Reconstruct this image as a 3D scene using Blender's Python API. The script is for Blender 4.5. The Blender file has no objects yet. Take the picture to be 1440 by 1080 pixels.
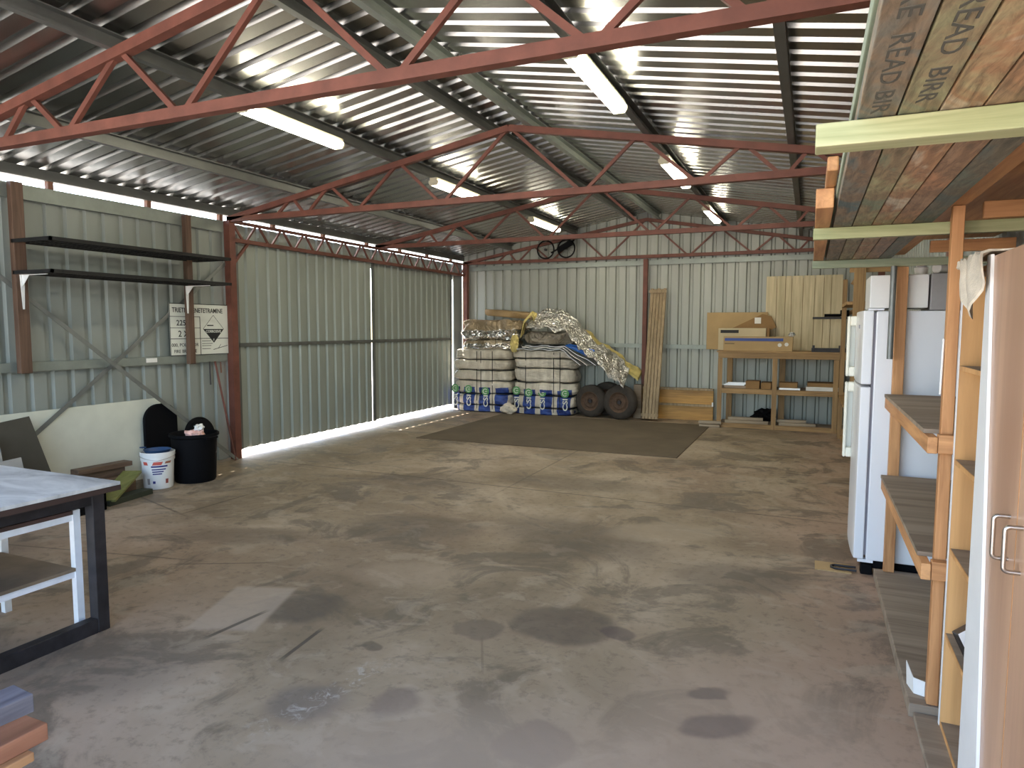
import bpy, bmesh, math, random
from mathutils import Vector, Matrix, noise
random.seed(7)
C = bpy.context.scene.collection
sc = bpy.context.scene
PI = math.pi
# ------------------------------------------------------------------ materials
def nt(name):
    m = bpy.data.materials.new(name); m.use_nodes = True
    t = m.node_tree; b = t.nodes['Principled BSDF']
    return m, t, b
def lk(t, a, b): t.links.new(a, b)
def ramp(t, fac, stops):
    r = t.nodes.new('ShaderNodeValToRGB'); lk(t, fac, r.inputs[0])
    e = r.color_ramp.elements
    while len(e) < len(stops): e.new(0.5)
    for k, (p, c) in enumerate(stops):
        e[k].position = p; e[k].color = (*c, 1)
    return r.outputs[0]
def coords(t, scale=(1, 1, 1), kind='Object', rot=(0, 0, 0)):
    tc = t.nodes.new('ShaderNodeTexCoord'); mp = t.nodes.new('ShaderNodeMapping')
    mp.inputs['Scale'].default_value = scale; mp.inputs['Rotation'].default_value = rot
    lk(t, tc.outputs[kind], mp.inputs[0]); return mp.outputs[0]
def noise_tex(t, vec, scale, detail=4, rough=.55, dist=0):
    n = t.nodes.new('ShaderNodeTexNoise'); lk(t, vec, n.inputs['Vector'])
    n.inputs['Scale'].default_value = scale; n.inputs['Detail'].default_value = detail
    n.inputs['Roughness'].default_value = rough; n.inputs['Distortion'].default_value = dist
    return n.outputs['Fac']
def bump(t, b, h, s, d=.01):
    n = t.nodes.new('ShaderNodeBump'); n.inputs['Strength'].default_value = s; n.inputs['Distance'].default_value = d
    lk(t, h, n.inputs['Height']); lk(t, n.outputs[0], b.inputs['Normal'])
def plain(name, c, rough=.6, metal=0, var=.12, scale=6, bmp=0, stretch=(1, 1, 1), spec=None):
    m, t, b = nt(name)
    v = coords(t, stretch); f = noise_tex(t, v, scale)
    lo = tuple(x*(1-var) for x in c); hi = tuple(min(1, x*(1+var)) for x in c)
    lk(t, ramp(t, f, [(.3, lo), (.7, hi)]), b.inputs['Base Color'])
    b.inputs['Roughness'].default_value = rough; b.inputs['Metallic'].default_value = metal
    if spec is not None: b.inputs['Specular IOR Level'].default_value = spec
    if bmp: bump(t, b, noise_tex(t, v, scale*6, 5), bmp)
    return m
def wood(name, c1, c2, axis=1, rough=.6, knots=.0, fine=30):
    m, t, b = nt(name)
    s = [fine, fine, fine]; s[axis] = fine*.06
    v = coords(t, tuple(s)); f = noise_tex(t, v, 1, 6, .6, .6)
    s2 = [3, 3, 3]; s2[axis] = .8
    f2 = noise_tex(t, coords(t, tuple(s2)), 1, 3)
    mx = t.nodes.new('ShaderNodeMix'); mx.data_type = 'FLOAT'; mx.inputs[0].default_value = .45
    lk(t, f, mx.inputs[2]); lk(t, f2, mx.inputs[3])
    lk(t, ramp(t, mx.outputs[0], [(.38, tuple(x*.8 for x in c1)), (.62, c2)]), b.inputs['Base Color'])
    b.inputs['Roughness'].default_value = rough
    bump(t, b, f, .25, .004)
    return m
def emis(name, c, s):
    m, t, b = nt(name)
    b.inputs['Emission Color'].default_value = (*c, 1); b.inputs['Emission Strength'].default_value = s
    b.inputs['Base Color'].default_value = (*c, 1)
    return m
def galv(name, c, rough, metal, var=.18, scale=2.5, stretch=(1, 1, 1)):
    m, t, b = nt(name)
    v = coords(t, stretch); f = noise_tex(t, v, scale, 5)
    lk(t, ramp(t, f, [(.3, tuple(x*(1-var) for x in c)), (.7, tuple(min(1, x*(1+var)) for x in c))]), b.inputs['Base Color'])
    mr = t.nodes.new('ShaderNodeMapRange'); lk(t, noise_tex(t, v, scale*2.3, 4), mr.inputs[0])
    mr.inputs[3].default_value = rough-.07; mr.inputs[4].default_value = rough+.1
    lk(t, mr.outputs[0], b.inputs['Roughness']); b.inputs['Metallic'].default_value = metal
    return m
M = {}
M['roof'] = plain('roof_metal', (.40, .40, .38), .27, 1.0, .04, 1.2)
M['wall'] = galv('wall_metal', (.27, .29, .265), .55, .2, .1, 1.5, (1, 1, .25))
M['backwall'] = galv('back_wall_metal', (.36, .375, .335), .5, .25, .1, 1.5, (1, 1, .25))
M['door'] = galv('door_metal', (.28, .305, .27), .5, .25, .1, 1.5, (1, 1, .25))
M['purlin'] = plain('purlin_metal', (.13, .135, .125), .5, .4, .2, 3)
M['girt'] = galv('girt_metal', (.28, .31, .28), .5, .5, .12, 6)
M['strap'] = galv('strap_metal', (.22, .23, .22), .5, .6, .15, 6)
M['red'] = plain('red_oxide_steel', (.145, .050, .033), .6, .1, .22, 7, .1)
M['rust'] = plain('rust_brown', (.19, .09, .055), .8, 0, .25, 9, .2)
M['post_wood'] = wood('brown_post_wood', (.085, .045, .028), (.14, .08, .05), 2)
M['pine_y'] = wood('orange_pine_y', (.46, .20, .07), (.66, .34, .14), 1)
M['pine_x'] = wood('orange_pine_x', (.46, .20, .07), (.66, .34, .14), 0)
M['pine_z'] = wood('orange_pine_z', (.46, .20, .07), (.66, .34, .14), 2)
M['green_x'] = wood('treated_batten', (.30, .33, .14), (.48, .46, .26), 0)
M['green2_x'] = wood('treated_batten_dull', (.22, .27, .17), (.36, .38, .25), 0)
M['green2_y'] = wood('treated_plank_dull', (.20, .26, .18), (.32, .37, .26), 1)
M['dusty'] = wood('dusty_board', (.24, .18, .125), (.36, .285, .21), 0, .8, fine=14)
M['particle'] = plain('particle_board', (.20, .145, .095), .85, 0, .25, 5)
M['benchwood'] = wood('bench_wood', (.28, .16, .06), (.44, .27, .11), 0)
M['benchwood_z'] = wood('bench_wood_upright', (.28, .16, .06), (.44, .27, .11), 2)
M['tg'] = wood('lining_board', (.56, .47, .28), (.70, .60, .39), 2, fine=18)
M['oldwood'] = wood('weathered_board', (.24, .17, .09), (.42, .31, .18), 2, fine=40)
M['orange_ply'] = wood('orange_ply', (.46, .23, .05), (.62, .34, .08), 0, .5)
M['cardboard'] = plain('cardboard', (.42, .29, .14), .85, 0, .1, 3)
M['cardboard_dark'] = plain('cardboard_dark', (.26, .15, .06), .85, 0, .15, 3)
M['cardboard_pale'] = plain('cardboard_pale', (.50, .42, .27), .8, 0, .08, 3)
M['blue'] = plain('print_blue', (.02, .055, .26), .5, 0, .2, 5)
M['green'] = plain('print_green', (.10, .30, .10), .5)
M['white'] = plain('white_plastic', (.80, .80, .78), .35, 0, .03)
M['whitepaint'] = plain('white_painted_steel', (.80, .81, .84), .4, 0, .08, 10)
M['fridge'] = plain('fridge_enamel', (.80, .82, .85), .22, 0, .015, 2)
M['fridge_front'] = plain('fridge_door_enamel', (.68, .70, .66), .3, 0, .02, 2)
M['cream'] = plain('cream_plastic', (.80, .78, .68), .4, 0, .03)
M['gasket'] = plain('grey_gasket', (.20, .19, .22), .6)
M['grey'] = plain('grey_plastic', (.30, .29, .29), .5)
M['black'] = plain('black_plastic', (.003, .003, .004), .7, 0, .1, 3, spec=.12)
M['blackmetal'] = plain('black_wire', (.010, .010, .010), .6, .2)
M['darksteel'] = plain('dark_painted_steel', (.028, .025, .028), .5, .2, .4, 12)
M['rubber'] = plain('tyre_rubber', (.045, .036, .028), .85, 0, .3, 8, .2)
M['hub'] = plain('rusty_wheel_rim', (.11, .065, .04), .75, .1, .35, 14, .2)
M['laminate'] = wood('brown_laminate', (.50, .29, .18), (.58, .36, .23), 2, .33, fine=8)
M['chrome'] = plain('brushed_nickel', (.50, .46, .42), .3, 1, .05)
M['cloth'] = plain('cream_towel', (.66, .58, .46), .95, 0, .12, 30, .4)
M['paper'] = plain('paper', (.75, .74, .70), .8, 0, .03)
M['bluepl'] = plain('blue_plastic', (.025, .07, .17), .45, 0, .1)
M['signwhite'] = plain('sign_white', (.66, .67, .60), .6, 0, .04)
M['ink'] = plain('black_ink', (.012, .012, .012), .7)
M['inkblue'] = plain('label_blue_ink', (.03, .03, .18), .6)
M['redpr'] = plain('label_red', (.62, .10, .07), .6)
M['pinkpaper'] = plain('pink_wrapper', (.70, .42, .36), .7, 0, .2, 8)
M['brownpaper'] = plain('brown_kraft_facing', (.33, .22, .10), .55, .2, .2, 3)
M['yellowwool'] = plain('yellow_glass_wool', (.58, .47, .17), .9, 0, .3, 6, .4)
M['stain_ink'] = plain('stencil_ink', (.07, .065, .05), .8)
M['tube'] = emis('fluorescent_diffuser', (1, .93, .74), 28)
M['fixture'] = plain('fixture_cream', (.62, .58, .42), .5)
M['silversheet'] = plain('silver_sheet', (.62, .63, .64), .35, .5, .15, 3)
M['tabletop'] = None

def foil(name, c, rough=.24, s=4, top=None, zt=0):
    m, t, b = nt(name)
    v = coords(t); f = noise_tex(t, v, s, 3, .5, .8)
    col = ramp(t, f, [(.3, tuple(x*.8 for x in c)), (.65, c)])
    vo = t.nodes.new('ShaderNodeTexVoronoi'); vo.feature = 'DISTANCE_TO_EDGE'; vo.inputs['Scale'].default_value = s*2.2
    nv = t.nodes.new('ShaderNodeTexNoise'); nv.inputs['Scale'].default_value = 5; lk(t, v, nv.inputs['Vector'])
    va = t.nodes.new('ShaderNodeVectorMath'); va.operation = 'MULTIPLY_ADD'; lk(t, nv.outputs['Color'], va.inputs[0]); va.inputs[1].default_value = (.25, .25, .25); lk(t, v, va.inputs[2])
    lk(t, va.outputs[0], vo.inputs['Vector'])
    ad = t.nodes.new('ShaderNodeMath'); ad.operation = 'ADD'; lk(t, vo.outputs['Distance'], ad.inputs[0]); lk(t, f, ad.inputs[1])
    b.inputs['Metallic'].default_value = .95; b.inputs['Roughness'].default_value = rough
    bump(t, b, ad.outputs[0], .8, .05)
    if top:
        sp = t.nodes.new('ShaderNodeSeparateXYZ'); lk(t, v, sp.inputs[0])
        a2 = t.nodes.new('ShaderNodeMath'); a2.operation = 'MULTIPLY_ADD'; lk(t, nv.outputs['Fac'], a2.inputs[0]); a2.inputs[1].default_value = -.16; lk(t, sp.outputs[2], a2.inputs[2])
        mr = t.nodes.new('ShaderNodeMapRange'); mr.inputs[1].default_value = zt-.09; mr.inputs[2].default_value = zt-.07; lk(t, a2.outputs[0], mr.inputs[0])
        mx = t.nodes.new('ShaderNodeMix'); mx.data_type = 'RGBA'; lk(t, mr.outputs[0], mx.inputs[0]); lk(t, col, mx.inputs[6]); mx.inputs[7].default_value = (*top, 1)
        col = mx.outputs[2]
        m2 = t.nodes.new('ShaderNodeMapRange'); m2.inputs[3].default_value = .95; m2.inputs[4].default_value = .35; lk(t, mr.outputs[0], m2.inputs[0]); lk(t, m2.outputs[0], b.inputs['Metallic'])
        m3 = t.nodes.new('ShaderNodeMapRange'); m3.inputs[3].default_value = rough; m3.inputs[4].default_value = .5; lk(t, mr.outputs[0], m3.inputs[0]); lk(t, m3.outputs[0], b.inputs['Roughness'])
    lk(t, col, b.inputs['Base Color'])
    return m
M['foil'] = foil('silver_foil', (.74, .71, .66))
M['foil_crumpled'] = foil('crumpled_silver_foil', (.76, .73, .67), .3, 9)
M['foil_low'] = foil('foil_with_kraft_top', (.74, .71, .66), top=(.36, .29, .19), zt=.02)
M['foil_high'] = foil('foil_with_kraft_upper_half', (.74, .71, .66), top=(.34, .26, .16), zt=.0)
M['foil_brown'] = foil('dull_foil_facing', (.70, .66, .60), top=(.34, .29, .22), zt=-.09)

def tabletop_mat():
    m, t, b = nt('scuffed_grey_top')
    v = coords(t, (1, 2.2, 1)); f = noise_tex(t, v, 2.6, 7, .62, .7)
    lk(t, ramp(t, f, [(.32, (.26, .26, .26)), (.48, (.48, .48, .47)), (.65, (.66, .66, .64))]), b.inputs['Base Color'])
    b.inputs['Roughness'].default_value = .5; return m
M['tabletop'] = tabletop_mat()

def plank_mat(name, ca, cb, cc):
    m, t, b = nt(name)
    f = noise_tex(t, coords(t, (34, 4.5, 34)), 1, 7, .7, 1.4)
    g = noise_tex(t, coords(t, (5, 2.4, 5)), 1, 4, .6, .8)
    c1 = ramp(t, f, [(.36, tuple(x*.4 for x in ca)), (.60, ca)])
    c2 = ramp(t, f, [(.36, tuple(x*.4 for x in cb)), (.60, cb)])
    c3 = ramp(t, f, [(.36, tuple(x*.5 for x in cc)), (.60, cc)])
    def mix(fac, a, b_):
        x = t.nodes.new('ShaderNodeMix'); x.data_type = 'RGBA'; lk(t, fac, x.inputs[0]); lk(t, a, x.inputs[6]); lk(t, b_, x.inputs[7]); return x.outputs[2]
    def step(src, a, b_):
        r = t.nodes.new('ShaderNodeMapRange'); r.inputs[1].default_value = a; r.inputs[2].default_value = b_; lk(t, src, r.inputs[0]); return r.outputs[0]
    o = mix(step(g, .42, .52), c1, c2); o = mix(step(g, .56, .63), o, c3)
    lk(t, o, b.inputs['Base Color']); b.inputs['Roughness'].default_value = .6
    bump(t, b, f, .4, .004); return m

def floor_mat():
    m, t, b = nt('stained_concrete')
    v = coords(t)
    N = t.nodes
    def mth(op, a, b_=None, c=None):
        n = N.new('ShaderNodeMath'); n.operation = op
        for i, x in enumerate((a, b_, c)):
            if x is None: continue
            if isinstance(x, (int, float)): n.inputs[i].default_value = x
            else: lk(t, x, n.inputs[i])
        return n.outputs[0]
    def mix(fac, a, c):
        x = N.new('ShaderNodeMix'); x.data_type = 'RGBA'
        if isinstance(fac, (int, float)): x.inputs[0].default_value = fac
        else: lk(t, fac, x.inputs[0])
        if isinstance(a, tuple): x.inputs[6].default_value = (*a, 1)
        else: lk(t, a, x.inputs[6])
        if isinstance(c, tuple): x.inputs[7].default_value = (*c, 1)
        else: lk(t, c, x.inputs[7])
        return x.outputs[2]
    def step(src, a, c, lo=0, hi=1):
        r = N.new('ShaderNodeMapRange'); r.interpolation_type = 'SMOOTHSTEP'
        r.inputs[1].default_value = a; r.inputs[2].default_value = c; r.inputs[3].default_value = lo; r.inputs[4].default_value = hi
        lk(t, src, r.inputs[0]); return r.outputs[0]
    base = ramp(t, noise_tex(t, v, .45, 6, .62, .6), [(.34, (.16, .122, .078)), (.5, (.29, .228, .155)), (.64, (.43, .35, .26))])
    red = noise_tex(t, v, .25, 3, .5, .3)
    col = mix(step(red, .46, .66), base, mix(.45, base, (.36, .24, .18)))
    # redder clay dust along the right-hand side
    sep = N.new('ShaderNodeSeparateXYZ'); lk(t, v, sep.inputs[0])
    dx = mth('ADD', sep.outputs[0], mth('MULTIPLY', noise_tex(t, v, 1.1, 4), .9))
    dust = mth('MULTIPLY', step(dx, .05, .85), .6)
    col = mix(dust, col, (.40, .265, .19))
    mid = noise_tex(t, v, 1.5, 7, .66, .9)
    col = mix(mth('MULTIPLY', step(mid, .50, .60), .6), col, (.085, .070, .052))
    mid2 = noise_tex(t, coords(t, (1, 1.3, 1), rot=(0, 0, .5)), 3.1, 6, .6, .7)
    col = mix(mth('MULTIPLY', step(mid2, .53, .64), .38), col, (.42, .35, .265))
    fine = noise_tex(t, v, 16, 8, .7)
    col = mix(mth('MULTIPLY', step(fine, .50, .66), .35), col, (.09, .07, .05))
    spk = noise_tex(t, v, 45, 3, .6)
    col = mix(mth('MULTIPLY', step(spk, .74, .80), .5), col, (.5, .47, .42))
    # single stains where they lie: (x, y, rx, ry, rot, colour, strength, softness)
    S = [(-1.17, 3.38, .30, .24, 0, (.085, .068, .056), .62, .25), (-1.55, 3.14, .13, .12, 0, (.095, .075, .062), .5, .25),
         (-.92, 2.33, .15, .14, .3, (.10, .070, .062), .6, .2), (-.86, 3.40, .09, .07, 0, (.085, .065, .065), .6, .3),
         (-1.97, 2.75, .06, .05, 0, (.08, .065, .05), .6, .3), (-1.57, 2.36, .11, .12, 0, (.10, .075, .072), .55, .4),
         (-2.62, 3.0, .22, .22, .3, (.075, .065, .055), .65, .5), (-1.92, 2.20, .16, .15, 0, (.085, .08, .085), .5, .6),
         (-2.9, 4.6, .5, .35, .4, (.09, .075, .055), .5, .6), (-1.6, 4.9, .7, .4, -.3, (.10, .082, .062), .5, .6),
         (-.4, 4.5, .4, .25, .2, (.10, .08, .062), .45, .5), (-3.6, 6.0, .6, .4, .2, (.11, .085, .06), .45, .6),
         (-2.2, 6.6, .8, .3, .1, (.10, .08, .058), .45, .6), (-1.0, 5.3, .45, .25, .5, (.42, .34, .25), .5, .5),
         (-2.35, 3.7, .35, .22, .3, (.38, .30, .22), .45, .6), (-3.1, 2.05, .5, .3, .2, (.13, .11, .09), .5, .6),
         (-.95, 1.9, .8, .6, 0, (.43, .345, .27), .6, .8), (-.15, 2.5, .55, .8, 0, (.41, .315, .24), .6, .8),
         (-.35, 3.0, .10, .05, .5, (.10, .08, .075), .6, .4), (-.30, 2.75, .16, .08, .6, (.11, .085, .08), .6, .4),
         (-3.9, 3.9, .5, .2, .3, (.13, .10, .07), .5, .6)]
    wob = N.new('ShaderNodeTexNoise'); wob.inputs['Scale'].default_value = 4; wob.inputs['Detail'].default_value = 4; lk(t, v, wob.inputs['Vector'])
    vm = N.new('ShaderNodeVectorMath'); vm.operation = 'MULTIPLY_ADD'; lk(t, wob.outputs['Color'], vm.inputs[0]); vm.inputs[1].default_value = (.14, .14, 0)
    va = N.new('ShaderNodeVectorMath'); va.operation = 'ADD'; lk(t, v, va.inputs[0]); va.inputs[1].default_value = (-.07, -.07, 0); lk(t, va.outputs[0], vm.inputs[2])
    wv = vm.outputs[0]
    def ell(x, y, rx, ry, rot, vec=wv):
        mp = N.new('ShaderNodeMapping'); mp.vector_type = 'TEXTURE'
        mp.inputs['Location'].default_value = (x, y, 0); mp.inputs['Rotation'].default_value = (0, 0, rot); mp.inputs['Scale'].default_value = (rx, ry, 1)
        lk(t, vec, mp.inputs[0]); return mp.outputs[0]
    for x, y, rx, ry, rot, c, st, so in S:
        ln = N.new('ShaderNodeVectorMath'); ln.operation = 'LENGTH'; lk(t, ell(x, y, rx, ry, rot), ln.inputs[0])
        col = mix(mth('MULTIPLY', step(ln.outputs['Value'], 1-so*.6, 1+so*.6, 1, 0), st), col, c)
    # straight-edged marks: saw-cut joints and cracks, the pale patch
    def box(x, y, hx, hy, rot, e=.1, vec=v):
        s2 = N.new('ShaderNodeSeparateXYZ'); lk(t, ell(x, y, hx, hy, rot, vec), s2.inputs[0])
        mm = mth('MAXIMUM', mth('ABSOLUTE', s2.outputs[0]), mth('ABSOLUTE', s2.outputs[1]))
        return step(mm, 1-e, 1+e, 1, 0)
    col = mix(mth('MULTIPLY', box(-2.92, 2.86, .19, .30, .35), .6), col, (.44, .37, .30))
    for x0, y0, x1, y1, w, s_ in [(-6.3, 6.25, .4, 6.12, .012, .5), (-6.4, 4.6, -4.9, 4.12, .01, .5), (-4.9, 4.12, -4.9, 4.9, .01, .5),
                               (-2.81, 2.48, -2.77, 2.85, .014, .75), (-2.29, 2.46, -2.33, 2.80, .012, .75), (-5.9, 2.9, -3.9, 3.3, .01, .4),
                               (-1.35, 2.75, -1.5, 3.05, .006, .25), (-3.9, 3.2, -3.3, 3.5, .008, .5), (-2.74, 6.12, -2.74, 12.2, .01, .4)]:
        L = math.hypot(x1-x0, y1-y0)
        col = mix(mth('MULTIPLY', box((x0+x1)/2, (y0+y1)/2, L/2, w, math.atan2(y1-y0, x1-x0), .3), s_), col, (.035, .03, .025))
    # dribbled white paint
    pn = noise_tex(t, v, 14, 7, .75, 1.5)
    pm = mth('MULTIPLY', box(-1.89, 2.28, .30, .05, 1.35, .8, wv), step(pn, .5, .62))
    col = mix(mth('MULTIPLY', pm, .6), col, (.5, .48, .44))
    lk(t, col, b.inputs['Base Color'])
    lk(t, step(mid, .3, .7, .75, .5), b.inputs['Roughness'])
    b.inputs['Specular IOR Level'].default_value = .35
    bump(t, b, fine, .12, .01)
    return m
M['floor'] = floor_mat()

# ------------------------------------------------------------------ mesh helpers
class MB:
    def __init__(s): s.v = []; s.f = []
    def add(s, vs, fs):
        n = len(s.v); s.v += [tuple(v) for v in vs]; s.f += [tuple(i+n for i in f) for f in fs]; return s
    def box(s, x0, x1, y0, y1, z0, z1):
        return s.add([(x, y, z) for z in (z0, z1) for y in (y0, y1) for x in (x0, x1)],
                     [(0, 2, 3, 1), (4, 5, 7, 6), (0, 1, 5, 4), (2, 6, 7, 3), (0, 4, 6, 2), (1, 3, 7, 5)])
    def beam(s, a, b, w, h, up=(0, 0, 1)):
        a = Vector(a); b = Vector(b); d = (b-a).normalized(); up = Vector(up)
        if abs(d.dot(up)) > .99: up = Vector((0, 1, 0))
        r = d.cross(up).normalized()*w/2; u = r.cross(d).normalized()*h/2
        vs = [p+i*r+j*u for p in (a, b) for i, j in ((-1, -1), (1, -1), (1, 1), (-1, 1))]
        return s.add(vs, [(0, 1, 2, 3), (7, 6, 5, 4), (0, 4, 5, 1), (1, 5, 6, 2), (2, 6, 7, 3), (3, 7, 4, 0)])
    def tube(s, pts, r, n=10, cap=True):
        pts = [Vector(p) for p in pts]; rings = []; u = None
        for k, p in enumerate(pts):
            d = (pts[min(k+1, len(pts)-1)]-pts[max(k-1, 0)]).normalized()
            if u is None:
                u = d.cross(Vector((0, 0, 1)))
                if u.length < .1: u = d.cross(Vector((1, 0, 0)))
            u = (u-d*u.dot(d)).normalized(); w = d.cross(u)
            rr = r[k] if isinstance(r, (list, tuple)) else r
            rings.append([p+(u*math.cos(2*PI*i/n)+w*math.sin(2*PI*i/n))*rr for i in range(n)])
        vs = [v for q in rings for v in q]; fs = []
        for k in range(len(pts)-1):
            for i in range(n): fs.append((k*n+i, k*n+(i+1) % n, (k+1)*n+(i+1) % n, (k+1)*n+i))
        if cap: fs.append(tuple(range(n-1, -1, -1))); fs.append(tuple((len(pts)-1)*n+i for i in range(n)))
        return s.add(vs, fs)
    def lathe(s, prof, c=(0, 0, 0), axis='z', n=40, cap0=True, cap1=True):
        c = Vector(c); vs = []; fs = []
        for r, h in prof:
            for i in range(n):
                a = 2*PI*i/n; p = (r*math.cos(a), r*math.sin(a), h)
                if axis == 'y': p = (p[0], p[2], p[1])
                if axis == 'x': p = (p[2], p[0], p[1])
                vs.append(c+Vector(p))
        for k in range(len(prof)-1):
            for i in range(n): fs.append((k*n+i, k*n+(i+1) % n, (k+1)*n+(i+1) % n, (k+1)*n+i))
        if cap0: fs.append(tuple(range(n-1, -1, -1)))
        if cap1: fs.append(tuple((len(prof)-1)*n+i for i in range(n)))
        return s.add(vs, fs)
    def prism(s, poly, d0, d1, plane='xz'):
        # poly in a plane, extruded along the remaining axis
        def P(p, d): return {'xz': (p[0], d, p[1]), 'yz': (d, p[0], p[1]), 'xy': (p[0], p[1], d)}[plane]
        n = len(poly); vs = [P(p, d0) for p in poly]+[P(p, d1) for p in poly]
        return s.add(vs, [tuple(range(n)), tuple(range(2*n-1, n-1, -1))]+[(i, i+n, (i+1) % n+n, (i+1) % n) for i in range(n)])
    def build(s, name, mat, parent=None, bevel=0, smooth=False, origin=None):
        me = bpy.data.meshes.new(name)
        o0 = Vector(origin) if origin else Vector((0, 0, 0))
        par = Vector(parent['_o']) if parent is not None and '_o' in parent else Vector((0, 0, 0))
        off = o0 if parent is None else par
        me.from_pydata([tuple(Vector(v)-off) for v in s.v], [], s.f); me.update()
        bm = bmesh.new(); bm.from_mesh(me); bmesh.ops.recalc_face_normals(bm, faces=bm.faces); bm.to_mesh(me); bm.free()
        if smooth:
            for p in me.polygons: p.use_smooth = True
            try: me.set_sharp_from_angle(angle=math.radians(40))
            except Exception: pass
        o = bpy.data.objects.new(name, me); C.objects.link(o)
        if parent is not None: o.parent = parent; o['_o'] = tuple(par)
        else: o.location = off; o['_o'] = tuple(off)
        me.materials.append(mat)
        if bevel:
            md = o.modifiers.new('bevel', 'BEVEL'); md.width = bevel; md.segments = 2; md.limit_method = 'ANGLE'
        return o
def B(*a): return MB().box(*a)
def tag(o, label=None, cat=None, group=None, kind=None):
    if label: o['label'] = label
    if cat: o['category'] = cat
    if group: o['group'] = group
    if kind: o['kind'] = kind
    return o
def thing(name, label, cat, loc, group=None):
    o = bpy.data.objects.new(name, None); C.objects.link(o); o.location = loc; o['_o'] = tuple(loc); o.empty_display_size = .1
    return tag(o, label, cat, group)
def text(s, size, mat, parent, loc, xa, ya, name='lettering', ext=.0006, ax='LEFT', width=None, bold=0):
    cu = bpy.data.curves.new(name, 'FONT'); cu.body = s; cu.size = size; cu.extrude = ext; cu.align_x = ax; cu.offset = bold
    cu.resolution_u = 3
    tmp = bpy.data.objects.new('tmp', cu); C.objects.link(tmp)
    dg = bpy.context.evaluated_depsgraph_get(); me = bpy.data.meshes.new_from_object(tmp.evaluated_get(dg))
    bpy.data.objects.remove(tmp)
    xa = Vector(xa).normalized(); ya = Vector(ya).normalized(); za = xa.cross(ya)
    if width:
        w = max(v.co.x for v in me.vertices)-min(v.co.x for v in me.vertices); k = width/w
        for v in me.vertices: v.co.x *= k
    par = Vector(parent['_o'])
    mt = Matrix.Translation(Vector(loc)-par) @ Matrix((xa, ya, za)).transposed().to_4x4()
    me.transform(mt); me.materials.clear(); me.materials.append(mat); me.name = name
    o = bpy.data.objects.new(name, me); C.objects.link(o); o.parent = parent; o['_o'] = tuple(par)
    return o
def copy_tree(o, parent=None):
    c = o.copy(); C.objects.link(c); c.parent = parent
    for ch in [x for x in o.children]: copy_tree(ch, c)
    return c

# ------------------------------------------------------------------ shed dimensions
XL, XR, XA = -6.395, .915, -2.74
T = [3.046, 6.19, 9.207, 12.22]
ZB, ZA, SL = 2.875, 3.525, .177
Y0, YB = -.25, 12.31
def zc(x): return ZA-SL*abs(x-XA)        # top chord centre line
def sheet_mb(u0, u1, v0, v1, f, pitch=.19, depth=.028, thick=.002, inset=0):
    """trapezoid-ribbed sheet; f(u, v, w) -> point, ribs pushed to +w (outwards)"""
    prof = []; u = u0
    while u < u1-1e-6:
        for du, w in ((0, 0), (.116, 0), (.132, 1), (.172, 1), (.188, 0)):
            if u+du*pitch/.19 <= u1: prof.append((u+du*pitch/.19, w*depth))
        u += pitch
    prof.append((u1, prof[-1][1]))
    m = MB(); vs = []; fs = []; n = len(prof)
    for v in (v0, v1):
        for (a, w) in prof: vs.append(f(a, v, w))
    for v in (v0, v1):
        for (a, w) in prof: vs.append(f(a, v, w+thick))
    for i in range(n-1):
        fs.append((i, i+1, n+i+1, n+i)); fs.append((2*n+i, 3*n+i, 3*n+i+1, 2*n+i+1))
        fs.append((i, 2*n+i, 2*n+i+1, i+1)); fs.append((n+i, n+i+1, 3*n+i+1, 3*n+i))
    fs.append((0, n, 3*n, 2*n)); fs.append((n-1, 3*n-1, 4*n-1, 2*n-1))
    return m.add(vs, fs)
def S(o, **k): o['kind'] = 'structure'; return o

# floor and ground outside
fl = B(XL-.12, XR+.2, Y0-.3, YB+.1, -.12, 0).build('floor', M['floor']); S(fl)
M['soil'] = plain('pale_dirt', (.42, .385, .35), .9, 0, .15, .5)
g = MB()
g.box(-60, XL-.12, -60, 60, -.3, -.05); g.box(XR+.2, 60, -60, 60, -.3, -.05)
g.box(XL-.12, XR+.2, -60, Y0-.3, -.3, -.05); g.box(XL-.12, XR+.2, YB+.1, 60, -.3, -.05)
S(g.build('floor_outside', M['soil']))

# roof: two slopes of ribbed sheeting
ZR = .155
r1 = sheet_mb(Y0, YB+.05, XL-.15, XA-.0, lambda u, v, w: (v, u, ZA+ZR-SL*abs(v-XA)+w), depth=.036).build('ceiling_left', M['roof']); S(r1)
r2 = sheet_mb(Y0, YB+.05, XA+.0, XR+.25, lambda u, v, w: (v, u, ZA+ZR-SL*abs(v-XA)+w), depth=.036).build('ceiling_right', M['roof']); S(r2)
# ridge cap closes the joint from above
S(MB().prism([(XA-.2, zc(XA-.2)+ZR+.033), (XA, ZA+ZR+.035), (XA+.2, zc(XA+.2)+ZR+.033), (XA+.2, zc(XA+.2)+ZR+.037), (XA, ZA+ZR+.04), (XA-.2, zc(XA-.2)+ZR+.037)], Y0, YB+.05).build('trim_ridge', M['roof']))

# walls
XW = XL-.09
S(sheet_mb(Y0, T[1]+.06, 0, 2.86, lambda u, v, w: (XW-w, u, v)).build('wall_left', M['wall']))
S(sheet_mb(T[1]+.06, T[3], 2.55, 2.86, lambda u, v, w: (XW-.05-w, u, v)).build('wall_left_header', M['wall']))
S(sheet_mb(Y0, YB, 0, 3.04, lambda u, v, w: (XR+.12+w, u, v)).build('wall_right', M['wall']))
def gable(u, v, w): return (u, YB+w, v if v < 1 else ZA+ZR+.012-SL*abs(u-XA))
S(sheet_mb(XL-.08, XR+.15, 0, 5, gable, depth=.036).build('wall_back', M['backwall']))
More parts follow.
